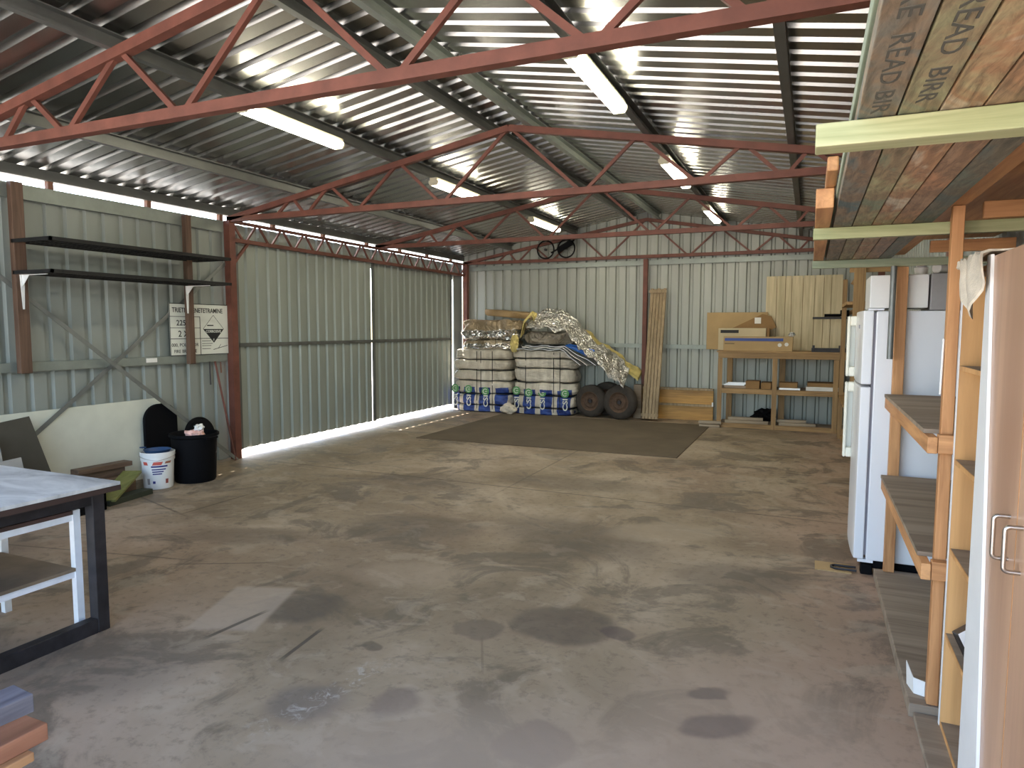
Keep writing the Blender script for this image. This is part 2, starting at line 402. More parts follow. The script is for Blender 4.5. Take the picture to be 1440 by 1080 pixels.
# bright sheet-joint: end lining beside the last door
S(B(XW-.03, XW, T[3]-.28, YB, 0, 2.86).build('wall_left_corner', M['wall']))
# wall flashing / top plates and girts
def girt(name, label, a, b, w, h, mat='girt', grp=None, cat='girt'):
    m = MB(); m.beam(a, b, w, h)
    o = m.build(name, M[mat], origin=a); tag(o, label, cat, grp); return o
girt('wall_girt', 'grey steel girt running along left wall below hazard sign', (XL-.055, Y0, 1.24), (XL-.055, T[1]-.05, 1.24), .05, .085)
girt('top_plate', 'pale grey top plate along left wall above black mesh shelves', (XL-.055, Y0, 2.79), (XL-.055, T[1]-.05, 2.79), .05, .13, cat='plate')
girt('wall_girt', 'grey steel girt on back wall left of the red centre post', (XL+.06, YB-.03, 1.285), (XA-.05, YB-.03, 1.285), .045, .075)
girt('wall_girt', 'grey steel girt on back wall right of the red centre post', (XA+.05, YB-.03, 1.275), (XR+.1, YB-.03, 1.275), .045, .075)
girt('top_plate', 'pale flat plate on back wall under the truss, left of centre post', (XL+.06, YB-.03, 2.77), (XA-.05, YB-.03, 2.77), .045, .085, cat='plate')
girt('top_plate', 'pale flat plate on back wall under the truss, right of centre post', (XA+.05, YB-.03, 2.77), (XR+.1, YB-.03, 2.77), .045, .085, cat='plate')

# sliding doors in the left wall
d1 = thing('door_1', None, None, (XL-.03, 7.7, 0)); S(d1)
sheet_mb(6.30, 9.12, .095, 2.72, lambda u, v, w: (XL-.03-w, u, v)).build('door_sheet', M['door'], d1)
MB().beam((XL-.015, 6.3, 1.385), (XL-.015, 9.12, 1.385), .03, .045).build('door_rail', M['purlin'], d1)
MB().box(XL-.03, XL, 6.28, 6.32, .095, 2.72).box(XL-.03, XL, 9.10, 9.14, .095, 2.72).build('door_stile', M['purlin'], d1)
d2 = thing('door_2', None, None, (XL-.08, 10.5, 0)); S(d2)
sheet_mb(9.21, 11.80, .095, 2.72, lambda u, v, w: (XL-.08-w, u, v)).build('door_sheet', M['door'], d2)
MB().beam((XL-.065, 9.2, 1.385), (XL-.065, 11.8, 1.385), .03, .045).build('door_rail', M['purlin'], d2)
MB().box(XL-.08, XL-.05, 9.19, 9.22, .095, 2.72).box(XL-.08, XL-.05, 11.78, 11.80, .095, 2.72).build('door_stile', M['purlin'], d2)

# steel posts
def post(x, y, label, w=.09, top=2.86, grp=None):
    o = B(x-w/2, x+w/2, y-w/2, y+w/2, 0, top).build('steel_post', M['red'], origin=(x, y, 0)); tag(o, label, 'post', grp); return o
post(XL+.01, T[0], 'red steel post on left wall, nearest the camera')
p = post(XL+.01, T[1], 'red oxide steel post between hazard sign and sliding doors')
MB().beam((XL+.03, T[1]+.02, 2.35), (XL+.03, T[1]+.30, 2.66), .03, .03).build('knee_brace', M['red'], p)
post(XL+.05, T[3]-.02, 'red steel corner post where left wall meets back wall')
post(XA, T[3]-.0, 'red steel post in the middle of the back wall', .075, 2.83)
post(XR+.07, T[1], 'red steel post on right wall behind the fridge')
post(XR+.07, T[0], 'red steel post on right wall behind the wardrobe')
post(XR+.07, T[3], 'red steel post in the right back corner')

# lattice girder over the doors
lg = thing('lattice_girder', 'red lattice beam spanning above the two sliding doors', 'beam', (XL+.03, T[1], 2.66))
MB().beam((XL+.03, T[1], 2.855), (XL+.03, T[3], 2.855), .05, .035).build('top_chord', M['red'], lg)
MB().beam((XL+.03, T[1], 2.64), (XL+.03, T[3], 2.64), .05, .045).build('bottom_chord', M['red'], lg)
n = 14; st = (T[3]-T[1])/n
for k in range(n):
    a = T[1]+k*st
    MB().beam((XL+.03, a+.03, 2.84), (XL+.03, a+st*.5-.03, 2.65), .022, .022).build('web', M['red'], lg)
    MB().beam((XL+.03, a+st*.5+.03, 2.65), (XL+.03, a+st-.03, 2.84), .022, .022).build('web', M['red'], lg)
# eave purlin & spacers in the light gap; their brown imitates its orange glow
ep = tag(MB().prism([(XL-.11, 2.93), (XL-.04, 2.93), (XL-.04, ZA+ZR-.002-SL*3.695), (XL-.11, ZA+ZR-.002-SL*3.765)], Y0, YB).build('eave_purlin', M['purlin'], origin=(XL, 6, 2.95)), 'dark eave purlin along the top of the left wall', 'purlin')
for k, y in enumerate([1.2, 2.2, 3.2, 4.15, 5.17, 6.13, 7.0, 8.0, 9.05, 10.0, 10.9, 11.8]):
    tag(B(XL-.10, XL-.05, y-.025, y+.025, 2.86, 2.929).build('packing_block', M['rust'], origin=(XL-.07, y, 2.85)),
        'small packing block in the bright gap under the eave purlin, coloured for its orange glow', 'block', 'packing blocks in the eave gap')

# trusses
def truss(y, label, s=.065, web=.036, full=True):
    t = thing('roof_truss', label, 'truss', (XA, y, ZB))
    B(XL, XR, y-s/2, y+s/2, ZB-s/2, ZB+s/2).build('bottom_chord', M['red'], t)
    for sg in (-1, 1):
        xe = XA+sg*3.655; MB().beam((XA, y, ZA), (xe, y, zc(xe)), s, s).build('top_chord', M['red'], t)
    nodes = [(2.94, 0), (2.70, 1), (2.49, 0), (2.17, 1), (1.80, 0), (1.27, 1), (.75, 0), (0, 1)]
    for sg in (-1, 1):
        for (a, ka), (b, kb) in zip(nodes[:-1], nodes[1:]):
            d = .045
            xa = XA+sg*(a-d if ka == 0 or True else a); xb = XA+sg*(b+d)
            za = ZB+.02 if ka == 0 else zc(xa)-.02; zb = ZB+.02 if kb == 0 else zc(xb)-.02
            MB().beam((xa, y, za), (xb, y, zb), web, web*.8, up=(0, 1, 0)).build('web', M['red'], t)
    return t
truss(T[0], 'nearest red steel roof truss, crossing the top of the view')
truss(T[1], 'second red roof truss from the camera, at the start of the doors', .06, .03)
truss(T[2], 'third red roof truss from the camera, above the join of the doors', .06, .03)
truss(T[3], 'red roof truss fixed flat against the back wall', .055, .028)
truss(-.1, 'red roof truss over the open front behind the camera')

# purlins (C section) running the length of the shed
def purlin(x, label, h=.10, w=.055, mat='purlin'):
    z = zc(x)+.035; m = MB(); s = 1 if x < XA else -1
    y0, y1 = Y0, YB-.01
    t = .006
    m.box(x-w/2, x-w/2+t, y0, y1, z, z+h).box(x-w/2+t, x+w/2, y0, y1, z, z+t).box(x-w/2+t, x+w/2, y0, y1, z+h-t, z+h).box(x+w/2-t, x+w/2, y0, y1, z+t, z+.02)
    o = m.build('roof_purlin', M[mat], origin=(x, 6, z)); tag(o, label, 'purlin'); return o
purlin(-5.37, 'grey steel roof purlin nearest the left eave')
purlin(-4.06, 'steel roof purlin carrying the left row of fluorescent lights')
purlin(-2.97, 'dark steel purlin just left of the roof ridge')
purlin(-2.53, 'pale galvanised purlin just right of the roof ridge', mat='girt')
purlin(-1.40, 'steel roof purlin carrying the right row of fluorescent lights')
purlin(-.20, 'dark roof purlin between the right lights and the timber rack')
purlin(.80, 'steel roof purlin above the timber rack')

# fluorescent lights
def lamp(x, y0, y1, label, grp):
    zt = zc(x)+.035
    t = thing('fluorescent_light', label, 'light', (x, (y0+y1)/2, zt), grp)
    B(x-.045, x+.045, y0, y1, zt-.035, zt).build('fixture_body', M['fixture'], t)
    m = MB(); prof = [(-.058, 0), (-.058, -.025), (-.040, -.050), (.040, -.050), (.058, -.025), (.058, 0)]
    m.prism([(x+a, zt-.035+b) for a, b in prof], y0+.02, y1-.02, 'xz'); m.build('diffuser', M['tube'], t)
    for yy in (y0, y1-.02): MB().prism([(x+a*1.06, zt-.035+b*1.06) for a, b in prof], yy, yy+.02, 'xz').build('end_cap', M['fixture'], t)
lamp(-4.05, 4.08, 5.27, 'long lit tube light on the left purlin, nearest of its row', 'left row')
lamp(-4.05, 6.98, 8.12, 'lit tube light on the left purlin, middle of its row', 'left row')
lamp(-4.05, 9.98, 11.2, 'lit tube light on the left purlin, farthest of its row', 'left row')
lamp(-1.40, 4.06, 5.25, 'long lit tube light on the right purlin, nearest of its row', 'right row')
lamp(-1.40, 6.98, 8.3, 'lit tube light on the right purlin, middle of its row', 'right row')
lamp(-1.40, 9.95, 11.2, 'lit tube light on the right purlin, farthest of its row', 'right row')

# ------------------------------------------------------------------ left wall
for y, w, lab, zt in ((3.78, .10, 'brown timber upright on left wall holding left ends of mesh shelves', 2.85), (5.55, .075, 'brown timber upright on left wall in front of hazard sign', 2.83)):
    o = B(XL+.012, XL+.072, y-w/2, y+w/2, 1.19, zt).build('timber_upright', M['post_wood'], origin=(XL, y, 1.19), bevel=.004); tag(o, lab, 'upright')
def strap(a, b, label, x, x2=None):
    o = MB().beam((x, *a), (x2 or x, *b), .006, .04, up=(0, -(b[1]-a[1]), b[0]-a[0])).build('brace_strap', M['strap'], origin=(x, *a)); tag(o, label, 'brace')
strap((3.07, 2.50), (6.13, -.0), 'flat steel brace running down to the black bin, right end low', XL-.018, XL+.092)
strap((3.07, .01), (6.15, 2.36), 'flat steel brace rising towards the hazard sign, right end high', XL-.0265)
def mesh_shelf(z, label, grp):
    t = thing('mesh_shelf', label, 'shelf', (XL+.3, 4.7, z), grp)
    x0, x1, y0, y1 = XL+.05, XL+.57, 3.72, 5.66
    m = MB(); m.box(x0, x1, y0, y0+.02, z, z+.03).box(x0, x1, y1-.02, y1, z, z+.03).box(x0, x0+.02, y0, y1, z, z+.03).box(x1-.02, x1, y0, y1, z, z+.03)
    m.build('frame', M['blackmetal'], t)
    m = MB(); k = y0+.05
    while k < y1-.03: m.box(x0, x1, k, k+.022, z+.012, z+.018); k += .040
    for xx in (x0+.13, x0+.26, x0+.39): m.box(xx, xx+.012, y0, y1, z+.004, z+.012)
    m.build('wire_grid', M['blackmetal'], t)
    return t
mesh_shelf(2.325, 'upper black wire mesh shelf on left wall', 'black mesh shelves')
mesh_shelf(2.055, 'lower black wire mesh shelf on left wall, on white brackets', 'black mesh shelves')
def bracket(y, label):
    m = MB(); x0 = XL+.073; z = 2.053
    m.prism([(y-.020, z), (y+.020, z), (y+.007, z-.30), (y-.007, z-.30)], x0, x0+.006, 'yz')
    m.prism([(x0+.006, y-.020), (x0+.006, y+.020), (x0+.34, y+.008), (x0+.34, y-.008)], z-.006, z, 'xy')
    m.prism([(x0+.006, z-.10), (x0+.10, z-.006), (x0+.006, z-.006)], y-.002, y+.002, 'xz')
    tag(m.build('shelf_bracket', M['white'], origin=(x0, y, z)), label, 'bracket')
bracket(3.78, 'white tapered bracket under left end of lower mesh shelf')
bracket(5.50, 'white tapered bracket under right end of lower mesh shelf, over the sign')

# hazard sign
sx = XL-.017
sg = thing('hazard_sign', 'white chemical hazard sign with black corrosive diamond on left wall', 'sign', (sx, 5.74, 1.27))
y0, y1, z0, z1 = 5.335, 6.15, 1.285, 1.865
B(sx-.003, sx, y0, y1, z0, z1).build('sign_board', M['signwhite'], sg)
m = MB(); e = .0015; w = .006
def ln(ya, yb, za, zb): m.box(sx, sx+e, ya, yb, za, zb)
for (ya, yb, za, zb) in ((y0, y1, z1-w*1.3, z1), (y0, y1, z0, z0+w), (y0, y0+w, z0, z1), (y1-w, y1, z0, z1), (y0, y0+.40, 1.715, 1.721), (y0, y0+.40, 1.59, 1.596),
                         (y0, y1, 1.468, 1.475), (y0+.40, y0+.408, z0, 1.721)): ln(ya, yb, za, zb)
m.build('border_line', M['ink'], sg)
dc, dz, dr = 5.93, 1.59, .15
MB().prism([(dc-dr, dz-.01), (dc, dz-dr-.02), (dc+dr, dz-.01)], sx+.001, sx+.003, 'yz').build('black_triangle', M['ink'], sg)
m = MB(); m.beam((sx+.002, dc-dr, dz-.01), (sx+.002, dc, dz+dr), .002, .003, up=(0, 1, -1)).beam((sx+.002, dc+dr, dz-.01), (sx+.002, dc, dz+dr), .002, .003, up=(0, 1, 1))
m.build('diamond_outline', M['ink'], sg)
X_ = (0, 1, 0); Z_ = (0, 0, 1)
text('CORROSIVE', .042, M['signwhite'], sg, (sx+.0035, dc-.115, dz-.052), X_, Z_, width=.22, bold=.0008)
text('8', .035, M['signwhite'], sg, (sx+.0035, dc-.012, dz-.145), X_, Z_)
text('TRIETHYLENETETRAMINE', .075, M['ink'], sg, (sx+.001, 5.37, 1.765), X_, Z_, width=.70, bold=.001)
text('2259', .085, M['ink'], sg, (sx+.001, 5.42, 1.62), X_, Z_, bold=.001)
text('2 X', .095, M['ink'], sg, (sx+.001, 5.44, 1.495), X_, Z_, bold=.001)
text('000, POLICE OR', .052, M['ink'], sg, (sx+.001, 5.35, 1.385), X_, Z_, width=.36, bold=.0003)
text('FIRE BRIGADE', .052, M['ink'], sg, (sx+.001, 5.38, 1.315), X_, Z_, width=.30, bold=.0003)
m = MB()
for k, (za, l) in enumerate(((1.44, .13), (1.41, .15), (1.385, .13), (1.35, .12))): m.box(sx, sx+e, 5.76, 5.76+l, za, za+.006)
m.box(sx, sx+e, 5.84, 5.93, 1.615, 1.628)
m.beam((sx+.001, 5.92, 1.34), (sx+.001, 6.13, 1.385), .002, .006, up=(0, -1, 4)).beam((sx+.001, 5.99, 1.35), (sx+.001, 6.03, 1.40), .002, .004, up=(0, -1, 1))
m.build('small_print', M['ink'], sg)
# paper tag on girt, rods
tag(B(XL-.029, XL-.026, 5.04, 5.17, 1.225, 1.27).build('paper_tag', M['paper'], origin=(XL, 5.1, 1.22)), 'small blank white tag on the girt left of the hazard sign', 'tag')
tag(MB().tube([(XL-.01, 5.93, 1.2), (XL+.09, 6.10, .0)], .012, 8).build('steel_rod', M['red'], origin=(XL+.09, 6.1, 0)), 'thin red-brown rod leaning against wall beside the red post', 'rod')
tag(MB().tube([(XL-.02, 5.86, 1.2), (XL-.02, 5.865, .93)], .008, 8).build('hanging_rod', M['darksteel'], origin=(XL, 5.86, .9)), 'short dark rod hanging from the girt below the hazard sign', 'rod')
tag(MB().tube([(XL-.02, 6.02, 1.19), (XL-.022, 6.03, 1.06)], .008, 8).build('hanging_hook', M['rust'], origin=(XL, 6.02, 1.1)), 'short rusty hook on the girt next to the red post', 'hook')

# leaning sheets
o = MB().prism([(2.9, 0), (5.2, 0), (5.215, .78), (5.16, .838), (3.4, .83), (2.9, .815)], 0, .012, 'yz').build('white_sheet', plain('old_white_sheet', (.60, .60, .50), .6, 0, .1, 2), origin=(0, 0, 0))
o.rotation_euler = (0, -.05, 0); tag(o, 'large off-white sheet leaning against left wall behind the braces', 'sheet')
o.location = (XL-.030, 0, 0)
o = MB().prism([(2.9, 0), (3.90, 0), (3.712, .83), (2.9, .74)], 0, .014, 'yz').build('melamine_sheet', plain('dark_brown_panel', (.055, .050, .038), .5), origin=(0, 0, 0))
o.location = (XL+.28, 0, 0); o.rotation_euler = (0, -.14, 0); tag(o, 'dark brown flat panel leaning in front of the white sheet', 'panel')
for x, ye, zt, lab in ((XL+.36, 3.40, .70, 'taller pale grey offcut leaning beside the dark panel, behind the table'), (XL+.46, 3.50, .52, 'shorter pale grey offcut leaning in front of the dark panel')):
    o = MB().prism([(3.0, 0), (ye+.02, 0), (ye+.0, zt*.8), (ye-.01, zt), (3.0, zt-.03)], 0, .016, 'yz').build('board_offcut', plain('pale_board', (.36, .35, .32), .8), origin=(0, 0, 0))
    o.location = (x, 0, 0); o.rotation_euler = (0, -.12, 0); tag(o, lab, 'board', 'pale offcuts')

# pile of timber on the floor against wall
def plank(name, a, b, w, h, mat, label, cat='timber', up=(0, 0, 1), parent=None, grp=None, bevel=.003):
    o = MB().beam(a, b, w, h, up).build(name, mat, parent, bevel=bevel, origin=a if parent is None else None)
    if parent is None: tag(o, label, cat, grp)
    return o
M['w_brown'] = wood('brown_offcut', (.09, .052, .032), (.16, .10, .062), 1)
M['w_green'] = wood('green_offcut', (.16, .17, .04), (.26, .26, .09), 1)
plank('timber_length', (-6.20, 3.5, .04), (-6.20, 4.54, .04), .12, .08, M['w_brown'], 'dark timber at the bottom of the floor pile beside the white sheet', grp='floor timber pile')
plank('timber_length', (-6.05, 3.55, .04), (-6.06, 4.54, .04), .12, .08, M['w_brown'], 'brown timber on the floor, second from wall in the pile', grp='floor timber pile')
plank('timber_length', (-6.12, 3.75, .125), (-6.12, 4.54, .125), .24, .09, M['w_brown'], 'wide brown board in the middle of the floor pile', grp='floor timber pile')
plank('timber_length', (-6.18, 3.6, .21), (-6.14, 4.5, .21), .10, .075, M['w_brown'], 'reddish brown timber second from the top of the floor pile', grp='floor timber pile')
plank('timber_length', (-6.12, 4.02, .275), (-6.11, 4.55, .272), .12, .045, M['w_brown'], 'flat brown timber on top of the floor pile beside the bucket', grp='floor timber pile')
plank('timber_length', (-5.72, 4.02, .05), (-5.99, 4.50, .20), .17, .025, M['w_green'], 'green treated board sloping off the floor timber pile', grp='floor timber pile')
plank('timber_length', (-5.74, 4.02, .025), (-5.82, 4.52, .025), .13, .05, plain('very_dark_timber', (.03, .035, .02), .8), 'dark wet-looking timber under the sloping green board', grp='floor timber pile')

# black lids behind the bin
def rrect(y0, y1, z0, z1, r, n=8):
    pts = [(y0, z0), (y1, z0)]
    for k in range(n+1): a = PI/2*k/n; pts.append((y1-r+r*math.cos(a), z1-r+r*math.sin(a)))
    for k in range(n+1): a = PI/2+PI/2*k/n; pts.append((y0+r+r*math.cos(a), z1-r+r*math.sin(a)))
    return pts
o = MB().prism(rrect(4.95, 5.36, 0, .78, .17), 0, .036, 'yz').build('plastic_cover', M['black'], bevel=.012, origin=(0, 0, 0))
o.location = (XL-.006, 0, 0); o.rotation_euler = (0, -.012, 0); tag(o, 'tall black round-topped lid standing between white sheet and bin', 'lid')
m = MB(); m.lathe([(.20, 0), (.20, .02), (.17, .03), (.165, .05), (.10, .055)], (0, 0, 0), 'x', 36)
o = m.build('round_cover', M['black'], origin=(0, 0, 0)); o.location = (XL+.20, 5.55, .40); o.rotation_euler = (0, -.15, 0)
o.location = (XL+.16, 5.52, .40)
tag(o, 'round black bin lid standing against wall behind the bin', 'lid')
m2 = B(XL+.06, XL+.22, 5.40, 5.66, 0, .20).build('black_crate', M['black'], bevel=.01, origin=(XL+.14, 5.5, 0)); tag(m2, 'small black crate under the round lid behind the bin', 'crate')
# black bin
bx, by = -5.87, 5.13
bn = thing('rubbish_bin', 'black plastic rubbish bin standing left of the doors', 'bin', (bx, by, 0))
MB().lathe([(.19, 0), (.20, .02), (.222, .46), (.232, .47), (.242, .475), (.242, .50), (.232, .505), (.222, .50), (.212, .47), (.19, .05), (.0, .045)], (bx, by, 0), 'z', 48, True, False).build('bin_body', M['black'], bn, smooth=True)
for s in (-1, 1):
    MB().box(bx+s*.245-.02, bx+s*.245+.02, by-.07, by+.07, .455, .475).build('handle', M['black'], bn, bevel=.006)
# crumpled wrappers in the bin
def crumple(name, cx, cy, cz, r, mat, label, cat, seed, sq=(1, 1, 1), parent=None, amp=.5):
    bm = bmesh.new(); bmesh.ops.create_icosphere(bm, subdivisions=3, radius=1)
    for v in bm.verts:
        d = 1+amp*noise.noise(v.co*1.8+Vector((seed, 0, 0)))+amp*.5*noise.noise(v.co*4+Vector((0, seed, 0)))
        v.co = Vector((v.co.x*d*r*sq[0], v.co.y*d*r*sq[1], v.co.z*d*r*sq[2]))
    me = bpy.data.meshes.new(name); bm.to_mesh(me); bm.free(); me.materials.append(mat)
    o = bpy.data.objects.new(name, me); C.objects.link(o); o.location = (cx, cy, cz); o['_o'] = (cx, cy, cz)
    tag(o, label, cat); return o
crumple('crumpled_bag', bx+.05, by-.04, .47, .105, M['pinkpaper'], 'crumpled pinkish wrapper poking out of the black bin', 'rubbish', 3, (1.1, .9, .7))
crumple('crumpled_paper', bx+.10, by-.02, .56, .05, M['paper'], 'crumpled white paper on top of the rubbish in the bin', 'rubbish', 8, (1, .9, .8))
crumple('bin_rubbish', bx-.02, by+.02, .26, .13, M['grey'], 'grey rubbish filling the black bin below the wrapper', 'rubbish', 5, (1.1, 1.1, 1))
# white bucket
ux, uy = -5.955, 4.755
bk = thing('white_bucket', 'white plastic bucket with red and blue label beside the black bin', 'bucket', (ux, uy, 0))
MB().lathe([(.130, 0), (.134, .01), (.148, .275), (.155, .28), (.157, .315), (.152, .32), (.158, .322), (.161, .362), (.154, .366), (.148, .36), (.132, .02), (0, .018)], (ux, uy, 0), 'z', 48, True, False).build('bucket_body', M['white'], bk, smooth=True)
def onbucket(a0, a1, z0, z1, sk=0):
    m = MB(); vs = []; n = 8
    for z, s in ((z0, 0), (z1, sk)):
        for k in range(n+1):
            a = a0+(a1-a0)*k/n+s; r = .134+.0145*z/.275+.0015; vs.append((ux+r*math.cos(a), uy+r*math.sin(a), z))
    m.add(vs, [(k, k+1, n+1+k+1, n+1+k) for k in range(n)]); return m
fa = math.atan2(-uy, -ux)   # side facing the shed's middle
fa = -.69
onbucket(fa-.35, fa+.22, .245, .295, .16).build('label_band', M['redpr'], bk)
onbucket(fa-.95, fa-.62, .245, .295, -.1).build('label_band', M['redpr'], bk)
onbucket(fa+.42, fa+.85, .255, .31, .2).build('label_band', plain('label_brown', (.35, .13, .07), .6), bk)
onbucket(fa-.42, fa+.62, .222, .238, 0).build('label_stripe', M['inkblue'], bk)
for z, a, b_ in ((.195, -.38, .5), (.172, -.36, .35), (.150, -.34, .25)):
    onbucket(fa+a, fa+b_, z, z+.012, 0).build('print_line', M['inkblue'], bk)
onbucket(fa-.75, fa-.55, .05, .11, 0).build('print_block', M['grey'], bk)
onbucket(fa-.35, fa-.18, .06, .085, 0).build('print_block', M['inkblue'], bk)
onbucket(fa+.48, fa+.68, .055, .10, 0).build('print_block', plain('label_maroon', (.25, .06, .05), .6), bk)
pts = [(ux+.163*math.cos(fa+PI/2*s), uy+.163*math.sin(fa+PI/2*s), .335-.045*(1-abs(s))) for s in [k/8-1 for k in range(17)]]
MB().tube(pts, .003, 6).build('wire_handle', M['chrome'], bk)
tr = MB().lathe([(.085, .31), (.124, .382), (.128, .384), (.121, .376), (.078, .315)], (ux, uy, 0), 'z', 36, True, True)
tr.box(ux-.165, ux-.12, uy-.07, uy-.03, .392, .402)
tag(tr.build('blue_bowl', M['bluepl'], origin=(ux, uy, .33), smooth=True), 'blue plastic bowl sitting in the top of the white bucket', 'bowl')

# ------------------------------------------------------------------ work table at left
tb = thing('work_table', 'large steel-framed work table with scuffed grey top at left', 'table', (-3.9, 1.4, 0))
tx0, tx1, ty0, ty1 = -4.75, -3.27, .25, 2.385
B(tx0, tx1, ty0, ty1, .782, .800).build('tabletop', M['tabletop'], tb, bevel=.002)
MB().box(tx0, tx1+.001, ty0, ty1+.001, .755, .781).build('top_edge', plain('brown_edge', (.05, .028, .022), .6), tb)
fx = -3.40
for x, y in ((fx, 2.33), (tx0+.06, 2.33), (fx, .3), (tx0+.06, .3)):
    B(x-.032, x+.032, y-.032, y+.032, 0, .755).build('leg', M['darksteel'], tb, bevel=.003)
for x in (fx, tx0+.06):
    B(x-.03, x+.03, .332, 2.298, .0, .075).build('bottom_rail', M['darksteel'], tb, bevel=.003)
    B(x-.02, x+.02, .332, 2.298, .68, .755).build('apron', M['darksteel'], tb)
B(tx0+.09, fx-.033, 2.31, 2.35, .68, .755).build('apron', M['darksteel'], tb)
# white metal shelf unit under the table
su = thing('shelf_unit', 'small white metal shelf unit with brown shelves under the work table', 'shelf unit', (-3.8, 1.6, 0))
for x, y in ((-3.475, 2.27), (-4.1, 2.27), (-3.475, .9), (-4.1, .9)):
    z0 = 0
    m = MB(); sgx = 1 if x > -3.8 else -1; sgy = 1 if y > 1.5 else -1
    m.box(x-.018, x+.018, y-.018, y+.018, z0, .655); m.build('leg', M['whitepaint'], su)
for z in (.30, .60):
    m = MB(); m.box(-3.49, -3.465, .918, 2.252, z, z+.035).box(-4.11, -4.085, .918, 2.252, z, z+.035).box(-4.08, -3.495, 2.255, 2.28, z, z+.035).box(-4.08, -3.495, .89, .915, z, z+.035)
    m.build('shelf_frame', M['whitepaint'], su)
M['brownboard'] = plain('brown_faced_board', (.075, .042, .035), .55, 0, .25, 4)
B(-4.08, -3.455, .92, 2.25, .635, .655).build('shelf_board', M['brownboard'], su)
tag(B(-4.08, -3.455, .92, 2.25, .335, .352).build('shelf_board', M['particle'], su), 'dusty brown shelf')
# black crate behind the unit, seen under the table
ct = thing('black_crate', 'low black slatted crate on the floor beyond the table, by the timber pile', 'crate', (-5.7, 3.7, 0))
m = MB(); cx0, cx1, cy0, cy1 = -5.93, -5.62, 3.40, 3.96
m.box(cx0, cx1, cy0, cy1, 0, .02)
for k in range(4):
    z = .03+k*.05
    m.box(cx0, cx1, cy0, cy0+.012, z, z+.03).box(cx0, cx1, cy1-.012, cy1, z, z+.03).box(cx0, cx0+.012, cy0, cy1, z, z+.03).box(cx1-.012, cx1, cy0, cy1, z, z+.03)
m.build('crate_slats', M['black'], ct)
m = MB()
for x in (cx0, (cx0+cx1)/2-.01, cx1-.02):
    for y in (cy0, cy1-.02): m.box(x, x+.02, y, y+.02, 0, .215)
m.build('crate_uprights', M['black'], ct)

# stacked timber on trestle at bottom left
ts = thing('trestle', 'low timber trestle holding boards at the bottom left corner', 'trestle', (-2.25, .6, 0))
for y in (.35, .75):
    B(-2.6, -1.98, y-.035, y+.035, .38, .45).build('crossbar', M['w_brown'], ts)
    for x in (-2.52, -2.06): MB().beam((x, y, .38), (x+(-.08 if x < -2.3 else .05), y, 0), .06, .04, up=(0, 1, 0)).build('leg', M['w_brown'], ts)
M['w_bottom'] = wood('orange_board', (.42, .20, .09), (.60, .32, .15), 1, fine=18)
M['w_redb'] = wood('red_brown_board', (.26, .10, .055), (.42, .19, .11), 1, fine=18)
M['w_darktop'] = wood('blue_grey_stained_board', (.05, .045, .07), (.20, .19, .21), 1, .4, fine=26)
plank('loose_board', (-2.02, .15, .4625), (-2.02, 1.07, .4625), .34, .025, M['w_bottom'], 'bright orange board at bottom of stack in bottom left corner', 'board', grp='boards on the trestle')
plank('loose_board', (-2.05, .15, .50), (-2.05, 1.12, .50), .36, .048, M['w_redb'], 'reddish brown thick board in bottom left corner, middle of its stack', 'board', grp='boards on the trestle')
plank('packing_offcut', (-2.15, .62, .549), (-2.02, .62, .549), .09, .048, M['w_darktop'], 'dark offcut spacing the two top boards at bottom left', 'offcut')
plank('loose_board', (-2.00, .12, .60), (-1.915, 1.09, .60), .10, .05, M['w_darktop'], 'blue-grey board on top of stack in bottom left corner', 'board', grp='boards on the trestle')

# ------------------------------------------------------------------ back of the shed
# thin mat
o = B(-5.2, -1.46, 8.42, 11.5, .0005, .010).build('floor_mat', plain('brown_mat', (.115, .088, .055), .95, 0, .18, 1.6, .2), origin=(-3.3, 10, 0)); tag(o, 'large flat brown mat on the floor in front of the bales', 'mat')

def bale_mat():
    m, t, b = nt('printed_bale_wrap')
    v = coords(t); N = t.nodes
    sep = N.new('ShaderNodeSeparateXYZ'); lk(t, v, sep.inputs[0])
    def mth(op, a, b_=0):
        n = N.new('ShaderNodeMath'); n.operation = op
        for i, x in enumerate((a, b_)):
            if isinstance(x, (int, float)): n.inputs[i].default_value = x
            else: lk(t, x, n.inputs[i])
        return n.outputs[0]
    nz = noise_tex(t, v, 2.2, 4)
    x = mth('ADD', sep.outputs[0], mth('MULTIPLY', nz, .10)); z = mth('ADD', sep.outputs[2], mth('MULTIPLY', noise_tex(t, v, 5, 3), .06))
    fr = mth('FRACT', mth('DIVIDE', mth('ADD', x, 10.02), .335))
    panel = mth('MULTIPLY', mth('LESS_THAN', fr, .70), mth('LESS_THAN', z, .50))
    cream = ramp(t, noise_tex(t, coords(t, (9, 9, 1.5)), 1, 5, .6), [(.3, (.46, .40, .31)), (.6, (.68, .62, .51)), (.75, (.76, .71, .61))])
    bl = ramp(t, noise_tex(t, v, 9, 4), [(.35, (.012, .03, .16)), (.7, (.03, .08, .33))])
    mx = N.new('ShaderNodeMix'); mx.data_type = 'RGBA'; lk(t, panel, mx.inputs[0]); lk(t, cream, mx.inputs[6]); lk(t, bl, mx.inputs[7])
    lk(t, mx.outputs[2], b.inputs['Base Color']); b.inputs['Roughness'].default_value = .42
    bump(t, b, noise_tex(t, coords(t, (6, 6, 14)), 1.4, 5), .8, .04)
    return m
M['bale'] = bale_mat()
